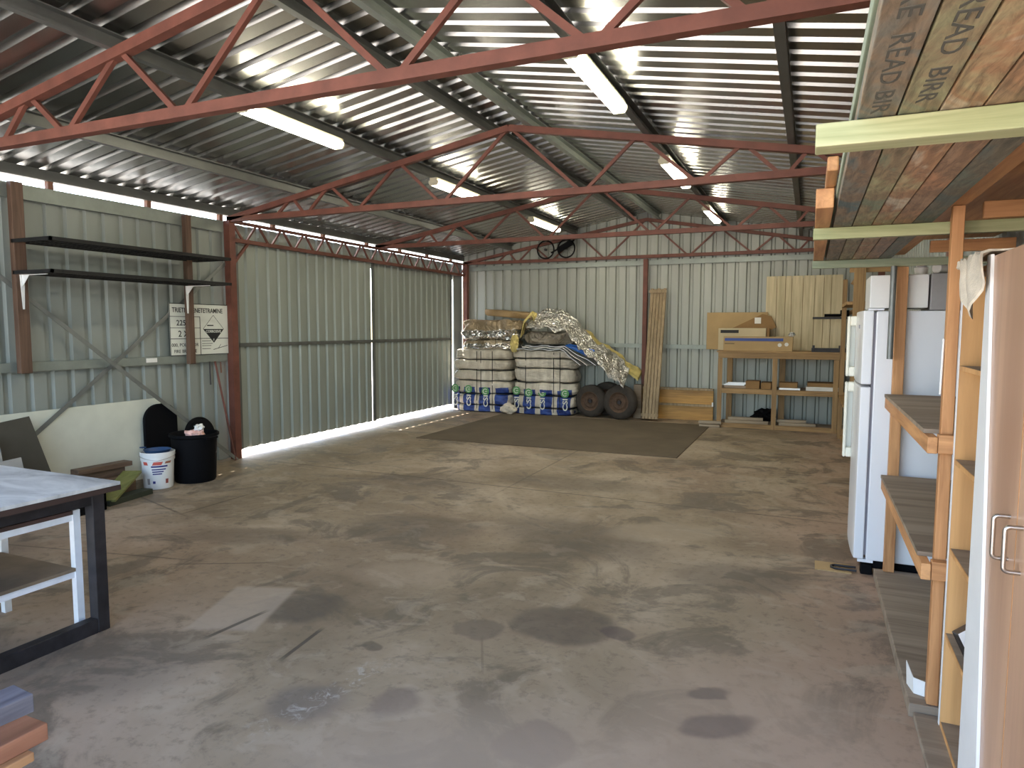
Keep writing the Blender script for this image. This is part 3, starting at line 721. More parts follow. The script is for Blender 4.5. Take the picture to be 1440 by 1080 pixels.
def pillow(cx, cy, z0, z1, wx, wy, mat, parent, name, seed, e=4.0, amp=.02, smooth=True, nx=40, nz=10):
    """soft rounded pack: superellipse outline, bulging sides"""
    vs = []; fs = []; h = z1-z0
    rows = []
    for j in range(nz+1):
        s = -1+2*j/nz; bul = (1-abs(s)**3.0)**(1/3.0) if abs(s) < 1 else 0
        k = .86+.14*bul
        rows.append((z0+h*(s+1)/2, k))
    for (z, k) in rows:
        for i in range(nx):
            a = 2*PI*i/nx; c_, s_ = math.cos(a), math.sin(a)
            x = math.copysign(abs(c_)**(2/e), c_)*wx/2*k; y = math.copysign(abs(s_)**(2/e), s_)*wy/2*k
            d = noise.noise(Vector((x*5+seed, y*5, z*7)))*amp
            vs.append((cx+x*(1+d/wx*2), cy+y*(1+d/wy*2), z+noise.noise(Vector((x*4, y*4, seed+z)))*amp*.5*(0 if z < .02 else 1)))
    for j in range(nz):
        for i in range(nx): fs.append((j*nx+i, j*nx+(i+1) % nx, (j+1)*nx+(i+1) % nx, (j+1)*nx+i))
    fs.append(tuple(range(nx-1, -1, -1))); fs.append(tuple(nz*nx+i for i in range(nx)))
    return MB().add(vs, fs).build(name, mat, parent, smooth=smooth)
def bale(cx, w, levels, label, seed, logos, nstr):
    t = thing('insulation_bale', label, 'bale', (cx, 11.92, 0), 'strapped bales')
    for k in range(len(levels)-1):
        pillow(cx+.01*math.sin(seed+k), 11.92, levels[k]+.004, levels[k+1]-.002, w-(.03 if k == 0 else 0)+.02*math.sin(k*2+seed), .64, M['bale'], t, 'pack', seed+k*3, amp=.05)
    for k in range(1, len(levels)-1):
        z = levels[k]; m = MB(); n = 40; pts = []
        for i in range(n+1):
            a = 2*PI*i/n; c_, s_ = math.cos(a), math.sin(a)
            pts.append((cx+math.copysign(abs(c_)**.5, c_)*(w*.455), 11.95+math.copysign(abs(s_)**.5, s_)*.325, z))
        m.tube(pts, .009, 6, False); m.build('strap', M['ink'], t)
    zt = levels[-1]
    for f in nstr:
        x = cx+f*w; MB().box(x-.006, x+.006, 11.588, 11.592, .06, zt-.03).build('upright_strap', M['ink'], t)
    for (f, z) in logos:
        x = cx+f*w; yf = 11.590
        MB().lathe([(.078, 0), (.078, .004)], (x, yf-.004, z), 'y', 24).build('logo_disc', M['green'], t)
        MB().lathe([(.055, 0), (.055, .002)], (x, yf-.0065, z), 'y', 24).build('logo_ring', plain('logo_pale', (.55, .62, .42), .5), t) if False else None
        m = MB(); pts = [(x+.045*math.cos(a), yf-.006, z+.045*math.sin(a)) for a in [PI*.25+k*PI*1.5/12 for k in range(13)]]
        m.tube(pts, .008, 6).tube([(x-.005, yf-.006, z), (x+.04, yf-.006, z)], .007, 6).build('logo_ring', M['signwhite'], t)
        if z < .50: text('CSI', .13, M['signwhite'], t, (x+.05, yf-.003, .10), (0, 0, 1), (-1, 0, 0), name='print', width=.22, bold=.003)
    return t
bale(-5.74, 1.20, [0, .14, .35, .60, .80, 1.0, 1.19], 'left bale of compressed insulation packs with blue and green print', 1.0, [(-.44, .44), (-.20, .43), (.10, .40)], (-.05, .02, .22))
bale(-4.49, 1.22, [0, .13, .36, .60, .86, 1.04, 1.19], 'right bale of compressed insulation packs, beside the trailer wheels', 5.0, [(-.40, .44), (-.20, .41), (.02, .42), (.38, .42)], (-.25, .2, .3))
crumple('crumpled_wrap', -5.10, 11.50, .10, .14, M['cloth'], 'crumpled pale plastic on the floor between the two bales', 'wrapping', 4, (1.0, .55, .65))

# foil packs on the bales
def soft(cx, cy, z0, z1, wx, wy, mat, name, label, seed, cat='insulation pack', amp=.09, rot=0, tilt=0, grp=None, e=3.2):
    o = pillow(0, 0, z0-(z0+z1)/2, z1-(z0+z1)/2, wx, wy, mat, None, name, seed, amp=amp, nx=72, nz=16, e=e)
    o.location = (cx, cy, (z0+z1)/2); o.rotation_euler = (0, tilt, rot); tag(o, label, cat, grp); return o
soft(-5.62, 11.95, 1.19, 1.37, 1.10, .60, M['foil_low'], 'foil_pack', 'lower crumpled foil-wrapped pack on the left bale', 11)
soft(-5.58, 11.93, 1.38, 1.74, 1.26, .60, M['foil_high'], 'foil_pack', 'upper thick foil-wrapped pack on the left bale', 17, e=4)
soft(-5.32, 12.06, 1.80, 1.93, 1.05, .22, M['brownpaper'], 'insulation_roll', 'long brown paper-faced roll on top of the left pile', 23, 'roll', .05, tilt=.08)
soft(-4.38, 11.92, 1.30, 1.52, .96, .60, M['foil_brown'], 'foil_pack', 'bulky dull silver pack on the right bale under the foil blanket', 29, e=3)
# flat sheets squashed between pack and bale
for k, (z, x0, x1, mt, lab) in enumerate(((1.205, -4.95, -3.72, 'silversheet', 'lowest silver sheet folded over the right bale'), (1.235, -4.85, -3.6, 'paper', 'white sheet sandwiched over the right bale'), (1.265, -4.8, -3.45, 'silversheet', 'upper silver sheet jutting out over the right bale'))):
    m = MB(); n = 16; vs = []; fs = []
    for i in range(n+1):
        x = x0+(x1-x0)*i/n; zz = z+.012*math.sin(i*1.3+k)-max(0, (x+4.05))*(.85-.16*k)
        for y in (11.52+.02*k, 12.2):
            for dz in (0, .012): vs.append((x, y, zz+dz))
    for i in range(n):
        a = i*4; b_ = a+4
        fs += [(a, b_, b_+1, a+1), (a+2, a+3, b_+3, b_+2), (a, a+2, b_+2, b_), (a+1, b_+1, b_+3, a+3)]
    fs += [(0, 1, 3, 2), (n*4, n*4+2, n*4+3, n*4+1)]
    tag(m.add(vs, fs).build('folded_sheet', M[mt], origin=((x0+x1)/2, 11.8, z), smooth=True), lab, 'sheet')
m = MB()
m.add([(-4.0, 11.50, 1.29), (-3.62, 11.50, 1.12), (-3.50, 11.52, 1.10), (-3.48, 11.56, 1.22), (-3.95, 11.6, 1.32),
       (-4.0, 11.515, 1.28), (-3.62, 11.515, 1.11), (-3.50, 11.535, 1.09), (-3.47, 11.575, 1.21), (-3.95, 11.615, 1.31)],
      [(0, 1, 2, 3, 4), (9, 8, 7, 6, 5), (0, 5, 6, 1), (1, 6, 7, 2), (2, 7, 8, 3), (3, 8, 9, 4), (4, 9, 5, 0)])
tag(m.build('blue_sheet', plain('bright_blue_wrap', (.03, .14, .50), .4), origin=(-3.7, 11.5, 1.2)), 'bright blue folded plastic jutting from between the sheets', 'sheet')
# long blankets sloping from the pile down to the tyres
def blanket(path, ya, yb, dz, mat, name, label, seed, amp=.05, thick=.03, ny=10, nsub=10):
    P = []
    for (a, b_) in zip(path[:-1], path[1:]):
        for k in range(nsub): f = k/nsub; P.append(tuple(a[i]+(b_[i]-a[i])*f for i in range(len(a))))
    P.append(path[-1])
    vs = []; n = len(P)
    for s in (0, 1):
        for (x, z, *w) in P:
            for j in range(ny+1):
                f = j/ny; y = ya+(yb-ya)*f
                d = noise.noise(Vector((x*4+seed, y*5, z*4)))*amp+noise.noise(Vector((x*11, y*12, seed+z*9)))*amp*.6
                vs.append((x+d*.5, y+d*.3, z+dz*f+d-s*thick))
    fs = []; q = ny+1; o_ = n*q
    for i in range(n-1):
        for j in range(ny):
            a = i*q+j; fs.append((a, a+1, a+q+1, a+q)); fs.append((a+o_, a+o_+q, a+o_+q+1, a+o_+1))
        fs.append((i*q, i*q+q, i*q+q+o_, i*q+o_)); fs.append((i*q+ny, i*q+ny+o_, i*q+q+ny+o_, i*q+q+ny))
    for j in range(ny): fs.append((j, j+o_, j+1+o_, j+1)); a = (n-1)*q+j; fs.append((a, a+1, a+1+o_, a+o_))
    o = MB().add(vs, fs).build(name, mat, smooth=True, origin=(path[0][0], ya, path[0][1])); tag(o, label, 'insulation blanket'); return o
blanket([(-4.74, 1.60), (-4.45, 1.66), (-4.02, 1.56), (-3.78, 1.36), (-3.45, 1.05), (-3.1, .72), (-2.93, .58)], 11.46, 11.88, .30, M['foil_crumpled'], 'foil_blanket', 'crumpled silver foil blanket sloping from the pile onto the tyres', 3, .10)
blanket([(-4.9, 1.45), (-4.85, 1.7), (-4.70, 1.86), (-4.62, 1.80)], 11.58, 11.72, .08, M['yellowwool'], 'yellow_blanket', 'yellow glass wool blanket end standing up between the two piles', 9, .05, .05)
blanket([(-3.98, 1.58), (-3.6, 1.30), (-3.1, .95), (-2.78, .72)], 11.93, 12.2, .10, M['yellowwool'], 'yellow_blanket', 'yellow-faced blanket sloping down behind the silver foil', 14, .04, .05)
crumple('wool_tuft', -5.00, 11.55, 1.32, .10, M['yellowwool'], 'tuft of yellow glass wool hanging in the gap between the piles', 'insulation tuft', 14, (.8, .6, 1.6))

# wheels
def wheel(x, y, r, label, rim=True, hubc=True, rot=0.0):
    t = thing('trailer_wheel', label, 'wheel', (0, 0, 0), 'trailer wheels')
    w = .17; k = r
    MB().lathe([(k*.60, -w/2), (k*.80, -w/2-.005), (k*.94, -w/2+.02), (k, -w/2+.045), (k, w/2-.045), (k*.94, w/2-.02), (k*.80, w/2+.005), (k*.60, w/2)], (0, 0, 0), 'y', 48, False, False).build('tyre', M['rubber'], t, smooth=True)
    MB().lathe([(.0, -w*.18), (k*.16, -w*.18), (k*.20, -w*.30), (k*.36, -w*.34), (k*.44, -w*.22), (k*.50, -w*.28), (k*.58, -w*.50), (k*.62, -w*.50), (k*.60, w*.45), (.0, w*.45)], (0, 0, 0), 'y', 40, False, False).build('rim', M['hub'], t, smooth=True)
    MB().lathe([(k*.11, -w*.42), (k*.11, -w*.1)], (0, 0, 0), 'y', 20).build('hub', M['darksteel'], t)
    for i in range(5):
        a = 2*PI*i/5; MB().lathe([(.012, -w*.40), (.012, -w*.2)], (k*.28*math.cos(a), 0, k*.28*math.sin(a)), 'y', 6).build('wheel_nut', M['hub'], t)
    t.location = (x, y, r); t['_o'] = (x, y, r); t.rotation_euler = (0, 0, rot); return t
wheel(-3.585, 11.78, .292, 'rusty-hubbed trailer wheel next to the right bale', rot=-.15)
wheel(-3.02, 11.66, .305, 'rusty-hubbed trailer wheel under the end of the foil blanket', rot=-.15)
wheel(-3.38, 12.12, .31, 'tyre in shadow behind the two front wheels', rot=-.1)
tag(B(-2.86, -2.72, 11.95, 12.1, .0, .60).build('timber_block', M['dusty'], origin=(-2.8, 12, 0), bevel=.005), 'short brown timber standing between the tyre and the tall boards', 'block')

# tall bundle of boards leaning on back wall
bd = thing('board_bundle', 'tall bundle of narrow weathered boards leaning on the back wall', 'boards', (-2.5, 11.7, 0))
for k in range(5):
    x = -2.62+k*.056
    MB().beam((x, 11.70, .03), (x+.012, 12.20, 2.30-.012*(k % 2)), .050, .045, up=(0, 1, 0)).build('board', M['oldwood'], bd, bevel=.003)
for z, t_ in ((.10, .045), (2.25, .95)):
    MB().beam((-2.66+.012*t_, 11.70+.5*t_-.03, z), (-2.36+.012*t_, 11.70+.5*t_-.03, z), .012, .05).build('batten', M['oldwood'], bd)
# low orange panel
lp = thing('board_section', 'low orange timber panel leaning on back wall between boards and bench', 'panel', (-2.1, 12.1, 0))
for z0, z1 in ((0.0, .245), (.285, .525)): MB().box(-2.78, -1.50, 12.10, 12.125, z0, z1).build('board', M['orange_ply'], lp, bevel=.002)
for z0, z1 in ((.245, .285), (.525, .56)): MB().box(-2.78, -1.50, 12.05, 12.14, z0, z1).build('rail', M['oldwood'], lp, bevel=.002)
B(-1.515, -1.49, 12.03, 12.05, .26, .33).build('bracket', M['white'], lp)

# bench on back wall
bx0, bx1, byf, byb = -1.36, .92, 11.45, 12.12
bh = thing('timber_bench', 'long orange timber bench with lower shelf on the back wall', 'bench', (-.3, 11.8, 0))
B(bx0-.02, bx1, byf-.02, 12.23, 1.215, 1.24).build('benchtop', M['benchwood'], bh)
B(bx0, bx1, byf, byf+.045, 1.125, 1.214).build('front_rail', M['benchwood'], bh, bevel=.003)
B(bx0, bx1, byf+.002, byf+.047, .555, .635).build('shelf_rail', M['benchwood'], bh, bevel=.003)
B(bx0, bx1, byf+.05, byb, .612, .633).build('shelf_board', M['dusty'], bh)
B(bx0, bx1, byf+.0, byf+.045, .0, .07).build('foot_rail', M['benchwood'], bh, bevel=.003)
for x in (bx0, -.53, .34):
    B(x, x+.07, byf-.012, byf-.001, .0, 1.124).build('leg', M['benchwood_z'], bh)
    B(x+.08, x+.17, byb-.09, byb-.045, 0, 1.21).build('leg', M['benchwood_z'], bh)
B(bx0+.02, bx1, byf+.05, byb-.1, .03, .06).build('base_board', M['dusty'], bh)

# things on the bench shelf
def bx(name, x0, x1, y0, y1, z0, z1, mat, label, cat, grp=None, bevel=.003):
    o = B(x0, x1, y0, y1, z0, z1).build(name, M[mat] if isinstance(mat, str) else mat, origin=((x0+x1)/2, (y0+y1)/2, z0), bevel=bevel); return tag(o, label, cat, grp)
zs = .637
bx('metal_strip_bundle', -1.26, -.93, 11.5, 11.9, zs, zs+.045, 'dusty', 'brown flat pack under the strips on the shelf, left end of the bench', 'pack')
for k in range(3): bx('metal_strip', -1.27+.03*k, -.95+.02*k, 11.50+.02*k, 11.56+.02*k, zs+.046+k*.016, zs+.060+k*.016, 'silversheet', ('lowest', 'middle', 'top')[k]+' silver strip of the pile at the left of the bench shelf', 'strip', 'silver strips at left', 0)
bx('dark_box', -.93, -.72, 11.5, 11.8, zs, zs+.12, 'cardboard_dark', 'small dark brown box left of centre on the bench shelf', 'box')
bx('dark_box', -.70, -.55, 11.52, 11.85, zs, zs+.10, 'cardboard_dark', 'brown box next to the middle post on the bench shelf', 'box')
bx('flat_carton', -.43, -.12, 11.5, 11.8, zs, zs+.03, 'silversheet', 'flat silver carton on the shelf right of the middle post', 'carton')
bx('flat_carton', -.43, -.16, 11.52, 11.8, zs+.031, zs+.11, 'cardboard_dark', 'dark carton lying on the flat silver one', 'carton')
bx('flat_carton', -.04, .42, 11.49, 11.9, zs, zs+.06, 'paper', 'white-edged flat carton at the right of the bench shelf', 'carton')
bx('flat_carton', -.02, .42, 11.52, 11.9, zs+.061, zs+.12, 'cardboard_dark', 'dark carton on the white-edged one at right of shelf', 'carton')
# boards at the foot
M['paleoff'] = wood('pale_offcut', (.30, .22, .14), (.45, .36, .25), 0)
zf = .071
for k, (x0, x1, y, z, lab) in enumerate(((-1.62, -1.30, 11.48, .02, 'short pale offcut sticking out past the left leg of the bench, lower'), (-1.63, -1.28, 11.50, .075, 'short pale offcut sticking out past the left leg of the bench, upper'),
    (-1.24, -.58, 11.55, .085, 'pale board under the left half of the bench, nearest the front'), (-1.2, -.66, 11.62, .13, 'thin pale board on top under the left half of the bench'),
    (-.42, .12, 11.55, .085, 'pale board under the right half of the bench'), (-.45, -.02, 11.6, .13, 'thin pale board on top under the right half of the bench'))):
    y_ = y-.12 if k < 2 else y+.03
    o = plank('board_offcut', (x0, y_, z+.0), (x1, y_+.02, z), .09, .045, M['paleoff'], lab, 'board', grp='offcuts under the bench')
crumple('dark_bag', -.66, 11.95, .17, .10, M['black'], 'dark crumpled bag at the back under the bench', 'bag', 6, (1.8, .8, 1.0))
# on the bench top
zt = 1.241
o = bx('cardboard_sheet', -1.64, -.66, 12.10, 12.125, zt+.0, 1.87, 'cardboard', 'flat piece of brown cardboard standing on the bench against the wall', 'cardboard')
tg = thing('lining_panel', 'tall pale panel of vertical lining boards standing on the bench', 'panel', (-.12, 12.1, zt))
x = -.70; ws = [.165, .135, .095, .17, .175, .135, .11, .165]
for w_ in ws: B(x, x+w_-.006, 12.14, 12.158, zt, 2.46).build('lining_board', M['tg'], tg, bevel=.002); x += w_
B(-.70, x-.006, 12.16, 12.17, zt+.05, 2.42).build('backing', M['cardboard_dark'], tg)
o = MB().prism([(-1.22, 1.60), (-.74, 1.84), (-.60, 1.80), (-.52, 1.62), (-.60, 1.58)], 12.02, 12.04, 'xz').build('carton_flap', M['cardboard_dark'], origin=(-1, 12.03, 1.6))
tag(o, 'dark brown cardboard flap slanting behind the cartons, with white sticker', 'cardboard')
B(-.86, -.76, 12.015, 12.0195, 1.68, 1.78).build('sticker', M['paper'], o).location = (0, 0, 0)
c1 = thing('carton', 'tall pale carton with dark printed band standing at the back of the bench', 'carton', (-1.1, 11.85, zt))
B(-1.40, -.66, 11.72, 12.0, zt, 1.605).build('box_body', M['cardboard_pale'], c1, bevel=.004)
B(-1.365, -1.08, 11.715, 11.7195, 1.525, 1.575).build('printed_band', M['ink'], c1)
text('CARTON', .03, M['cardboard_pale'], c1, (-1.34, 11.713, 1.54), (1, 0, 0), (0, 0, 1), width=.2) if False else None
B(-.655, -.61, 11.75, 11.98, zt, 1.60).build('side_flap', M['cardboard_dark'], c1)
c2 = thing('carton', 'long low carton with blue stripe lying at the front of the bench', 'carton', (-.75, 11.55, zt))
B(-1.29, -.25, 11.50, 11.70, zt, 1.47).build('box_body', M['cardboard'], c2, bevel=.004)
B(-1.27, -.39, 11.496, 11.4995, 1.40, 1.445).build('blue_stripe', M['blue'], c2)
B(-1.27, -1.12, 11.496, 11.4995, 1.352, 1.362).build('print_line', M['ink'], c2)
for (x_, z_) in ((-.44, 1.34), (-.34, 1.35)):
    MB().lathe([(.03, 0), (.03, .002)], (x_, 11.4965, z_), 'y', 12).build('tape_patch', M['paper'], c2)
crumple('clear_bag', -.27, 11.55, 1.505, .045, M['silversheet'], 'small crumpled shiny bag on the right end of the low carton', 'bag', 2, (1, .8, .8))
# dark tool rails to the right of bench
bx('dark_shelf', .02, .92, 11.35, 11.60, 1.745, 1.775, 'darksteel', 'narrow dark shelf plank jutting out in front of the pale lining panel', 'shelf')
o = MB().tube([(.18, 11.45, 1.80), (.40, 11.45, 1.80)], .022, 8).tube([(.40, 11.45, 1.83), (.52, 11.45, 1.83)], .05, 10).build('hand_tool', M['black'], origin=(.3, 11.45, 1.78)); tag(o, 'black hand tool lying on the narrow dark shelf', 'tool')
o = MB().prism([(.50, 1.80), (.66, 1.84), (.66, 1.95), (.52, 1.86)], 11.50, 11.53, 'xz').build('wood_wedge', M['benchwood'], origin=(.6, 11.5, 1.8)); tag(o, 'pale timber wedge at the back end of the narrow dark shelf', 'wedge')
sm = thing('bench_clamp', 'dark metal clamp lying on the right end of the bench', 'clamp', (.3, 11.6, zt))
MB().box(.02, .75, 11.47, 11.50, zt, zt+.03).box(.02, .75, 11.56, 11.59, zt+.0, zt+.06).build('bar', M['darksteel'], sm)
for x_ in (.03, .40, .70): MB().box(x_, x_+.035, 11.47, 11.60, zt+.03, zt+.10).build('jaw', M['darksteel'], sm)

# bicycle wheels hung on rear truss
def bike(x, z, label):
    t = thing('bicycle_wheel', label, 'wheel', (x, 12.13, z), 'wheels hung on the rear truss')
    pts = [(x+.165*math.cos(2*PI*k/32), 12.155, z+.165*math.sin(2*PI*k/32)) for k in range(33)]
    MB().tube(pts, .014, 8, False).build('tyre', M['black'], t, smooth=True)
    m = MB()
    for k in range(14): a = 2*PI*k/14; m.tube([(x+.02*math.cos(a+.5), 12.155, z+.02*math.sin(a+.5)), (x+.155*math.cos(a), 12.155, z+.155*math.sin(a))], .0015, 4)
    m.build('spokes', M['darksteel'], t); MB().lathe([(.022, -.03), (.022, .03)], (x, 12.155, z), 'y', 12).build('hub', M['darksteel'], t)
bike(-4.63, 3.07, 'left of the two small black spoked wheels on the rear truss'); bike(-4.22, 3.075, 'right of the two small black spoked wheels on the rear truss')
o = MB().beam((-4.36, 12.10, 3.04), (-4.10, 12.10, 3.18), .05, .10).tube([(-4.5, 12.10, 3.0), (-4.05, 12.10, 3.21)], .015, 8).build('metal_frame_piece', M['black'], origin=(-4.2, 12.1, 3.1)); tag(o, 'dark metal frame piece hung across the right spoked wheel', 'frame')

# ------------------------------------------------------------------ right side
# fridge
fr = thing('fridge', 'white two-door fridge freezer on the right behind the timber shelves', 'fridge', (.65, 5.22, 0))
fy0, fy1 = 4.88, 5.58
B(.378, .89, fy0, fy1, .10, 1.712).build('cabinet', M['fridge'], fr, bevel=.008)
B(.40, .88, fy0+.03, fy1-.03, .045, .10).build('plinth', M['black'], fr)
B(.364, .378, fy0+.012, fy1-.012, .13, 1.70).build('gasket', M['gasket'], fr)
def fdoor(z0, z1):
    m = MB(); n = 14; out = []
    for k in range(n+1):
        f = k/n; y = fy0+(fy1-fy0)*f; out.append((.306-.014*math.sin(PI*f)**.6, y))
    poly = [(.364, fy0), (.364, fy1)]+out[::-1]
    m.prism(poly, z0, z1, 'xy'); return m
d = fdoor(1.245, 1.715).build('door', M['fridge'], fr, bevel=.006); tag(d, 'upper freezer door')
d2_ = fdoor(.105, 1.228).build('door', M['fridge'], fr, bevel=.006); tag(d2_, 'lower fridge door')
for (z0, z1, dd) in ((1.255, 1.69, d), (.665, 1.215, d2_)):
    h = MB(); h.box(.243, .262, fy1-.085, fy1-.025, z0, z1).box(.262, .302, fy1-.085, fy1-.025, z0, z0+.07).box(.262, .302, fy1-.085, fy1-.025, z1-.07, z1)
    h = h.build('handle', M['cream'], dd, bevel=.008); B(.262, .30, fy1-.03, fy1-.022, z0+.07, z1-.07).build('handle_recess', M['fridge_front'], h)
B(.288, .297, fy0+.14, fy0+.17, 1.60, 1.625).build('badge', M['grey'], d)
for y in (fy0+.04, fy1-.08): B(.35, .42, y-.03, y+.04, 0, .07).build('foot', M['black'], fr, bevel=.008)
B(.33, .42, fy0, fy0+.05, .085, .104).build('hinge', M['fridge'], fr)
B(.33, .42, fy0, fy0+.05, 1.716, 1.728).build('hinge', M['fridge'], fr)
tag(B(.08, .30, 4.86, 5.04, .0, .006).build('cardboard_scrap', M['cardboard'], origin=(.2, 5, 0)), 'flat brown cardboard scrap on the floor at the foot of the fridge', 'cardboard')
tag(MB().tube([(.33, 4.90, .014), (.20, 4.90, .014), (.18, 4.92, .014), (.18, 4.95, .014), (.20, 4.97, .014), (.33, 4.97, .014)], .008, 8).build('metal_loop', M['darksteel'], origin=(.25, 4.93, .01)), 'dark U-shaped metal loop lying on the cardboard scrap by the fridge', 'loop')
tag(B(.335, .655, fy0+.0, fy0+.38, 1.729, 1.935).build('foam_box', M['white'], origin=(.5, 5, 1.73), bevel=.006), 'white foam box on top of the fridge', 'box')
tag(B(.665, .88, fy0+.0, fy0+.38, 1.715, 1.94).build('grey_box', M['grey'], origin=(.78, 5, 1.72), bevel=.006), 'grey box on top of the fridge, right of the white foam box', 'box')
o = MB().lathe([(.035, 0), (.04, .05), (.03, .055), (.03, .075), (.0, .075)], (.63, 5.05, 1.936), 'z', 20).build('plastic_tub', M['white'], smooth=True, origin=(.63, 5.05, 1.936)); tag(o, 'small white plastic tub on top of the foam box', 'tub')
o = MB().tube([(.70, 4.95, 1.975), (.76, 5.0, 1.975)], .033, 14).build('tape_roll', M['paper'], origin=(.73, 4.97, 1.945)); tag(o, 'small white roll lying on top of the grey box', 'roll')
# timber shelving frame
fs_ = thing('shelving_frame', 'open orange timber shelving frame at right in front of the fridge', 'shelving', (.7, 4, 0))
B(.488, .530, 3.14, 3.185, .062, 2.075).build('post', M['pine_z'], fs_, bevel=.003)
B(.475, .535, 4.81, 4.855, .062, 1.978).build('post', M['pine_z'], fs_, bevel=.003)
B(.95, .995, 3.14, 3.185, .062, 2.07).build('post', M['pine_z'], fs_, bevel=.003)
B(.95, .995, 4.81, 4.855, .062, 1.975).build('post', M['pine_z'], fs_, bevel=.003)
for z in (1.195, .685):
    m = MB().box(.435, .454, 3.19, 4.80, z-.018, z).box(.454, 1.0, 3.19, 4.80, z-.018, z)
    m.build('shelf_board', M['dusty'], fs_)
    B(.437, .472, 3.09, 4.78, z-.085, z-.019).build('shelf_rail', M['pine_y'], fs_, bevel=.003)
    B(.474, 1.0, 3.095, 3.138, z-.085, z-.010).build('cross_rail', M['pine_x'], fs_, bevel=.003)
    B(.475, 1.0, 4.76, 4.80, z-.085, z-.019).build('cross_rail', M['pine_x'], fs_, bevel=.003)
tag(B(.425, 1.0, 3.13, 4.86, .0, .06).build('base_board', M['dusty'], origin=(.7, 4, 0), bevel=.004), 'dusty low base board on floor under the timber shelving', 'board')
tag(B(.44, 1.0, .6, 3.125, .0, .028).build('base_board', M['dusty'], origin=(.7, 2.4, 0), bevel=.004), 'dusty low base board on floor under the wardrobe', 'board')
o = MB(); o.add([(.435, 3.30, .061), (.452, 3.22, .061), (.49, 3.205, .061), (.430, 3.30, .165), (.447, 3.22, .13), (.49, 3.205, .125),
                 (.437, 3.302, .061), (.455, 3.222, .061), (.492, 3.207, .061), (.432, 3.302, .165), (.450, 3.222, .13), (.492, 3.207, .125)],
                [(0, 1, 4, 3), (1, 2, 5, 4), (9, 10, 7, 6), (10, 11, 8, 7), (3, 4, 10, 9), (4, 5, 11, 10), (0, 6, 7, 1), (1, 7, 8, 2), (0, 3, 9, 6), (2, 8, 11, 5)])
tag(o.build('bent_card', M['paper'], origin=(.46, 3.25, .06)), 'bent white card standing on the base board beside the near post', 'card')
# bookcase
bc = thing('bookcase', 'narrow open orange bookcase between timber post and wardrobe', 'bookcase', (.75, 2.9, .03))
M['bc'] = wood('orange_veneer', (.60, .31, .11), (.74, .41, .16), 2, .5, fine=12)
B(.523, .93, 3.052, 3.070, .03, 1.83).build('side_panel', M['bc'], bc)
B(.520, .5225, 3.051, 3.071, .03, 1.83).build('edge_strip', M['white'], bc)
B(.523, .93, 2.626, 2.642, .03, 1.83).build('side_panel', M['bc'], bc)
B(.92, .93, 2.643, 3.051, .03, 1.83).build('back_panel', M['bc'], bc)
for z in (.045, .41, .75, 1.10, 1.46, 1.81):
    s_ = B(.527, .919, 2.643, 3.051, z-.017, z).build('shelf', M['dusty'], bc)
    B(.524, .527, 2.643, 3.051, z-.017, z).build('shelf_edge', M['bc'], s_)
pk = thing('blister_pack', 'black glossy pack with white label on low bookcase shelf', 'pack', (.6, 2.85, .41))
m = MB(); m.beam((.545, 2.88, .425), (.61, 2.88, .48), .28, .022, up=(0, 0, 1)); m.build('pack_body', plain('black_gloss', (.012, .012, .018), .15), pk, bevel=.006)
MB().beam((.553, 2.905, .4445), (.592, 2.905, .4775), .12, .004, up=(0, 0, 1)).build('label_panel', M['whitepaint'], pk)
# wardrobe
wd = thing('wardrobe', 'tall brown laminate wardrobe with white edge at far right', 'wardrobe', (.75, 2.1, .03))
B(.541, .93, 1.55, 2.624, .03, 1.83).build('carcass', M['laminate'], wd)
MB().prism([(2.642, .03), (2.642, 1.835), (2.595, 1.835), (2.37, .03)], .512, .5215, 'yz').build('white_edge', M['white'], wd)  # white edge face, widening towards the floor
dA = B(.522, .540, 2.175, 2.60, .04, 1.83).build('door', M['laminate'], wd, bevel=.0015)
dB = B(.522, .540, 1.55, 2.169, .04, 1.83).build('door', M['laminate'], wd, bevel=.0015)
MB().box(.5215, .540, 2.170, 2.174, .04, 1.83).build('door_edge', M['pine_z'], wd)
def dh(y, z0, z1, par):
    r = .006; x0, x1 = .522, .484; pts = [(x0, y, z1), (x1+.012, y, z1)]
    for k in range(1, 6): a = PI/2*k/6; pts.append((x1+.012-.012*math.sin(a), y, z1-.012*(1-math.cos(a))))
    pts.append((x1, y, z1-.012)); pts.append((x1, y, z0+.012))
    for k in range(1, 6): a = PI/2*k/6; pts.append((x1+.012*(1-math.cos(a)), y, z0+.012-.012*math.sin(a)))
    pts += [(x1+.012, y, z0), (x0, y, z0)]
    MB().tube(pts, r, 10).build('handle', M['chrome'], par, smooth=True)
dh(2.235, .965, 1.085, dA); dh(2.115, .965, 1.085, dB)
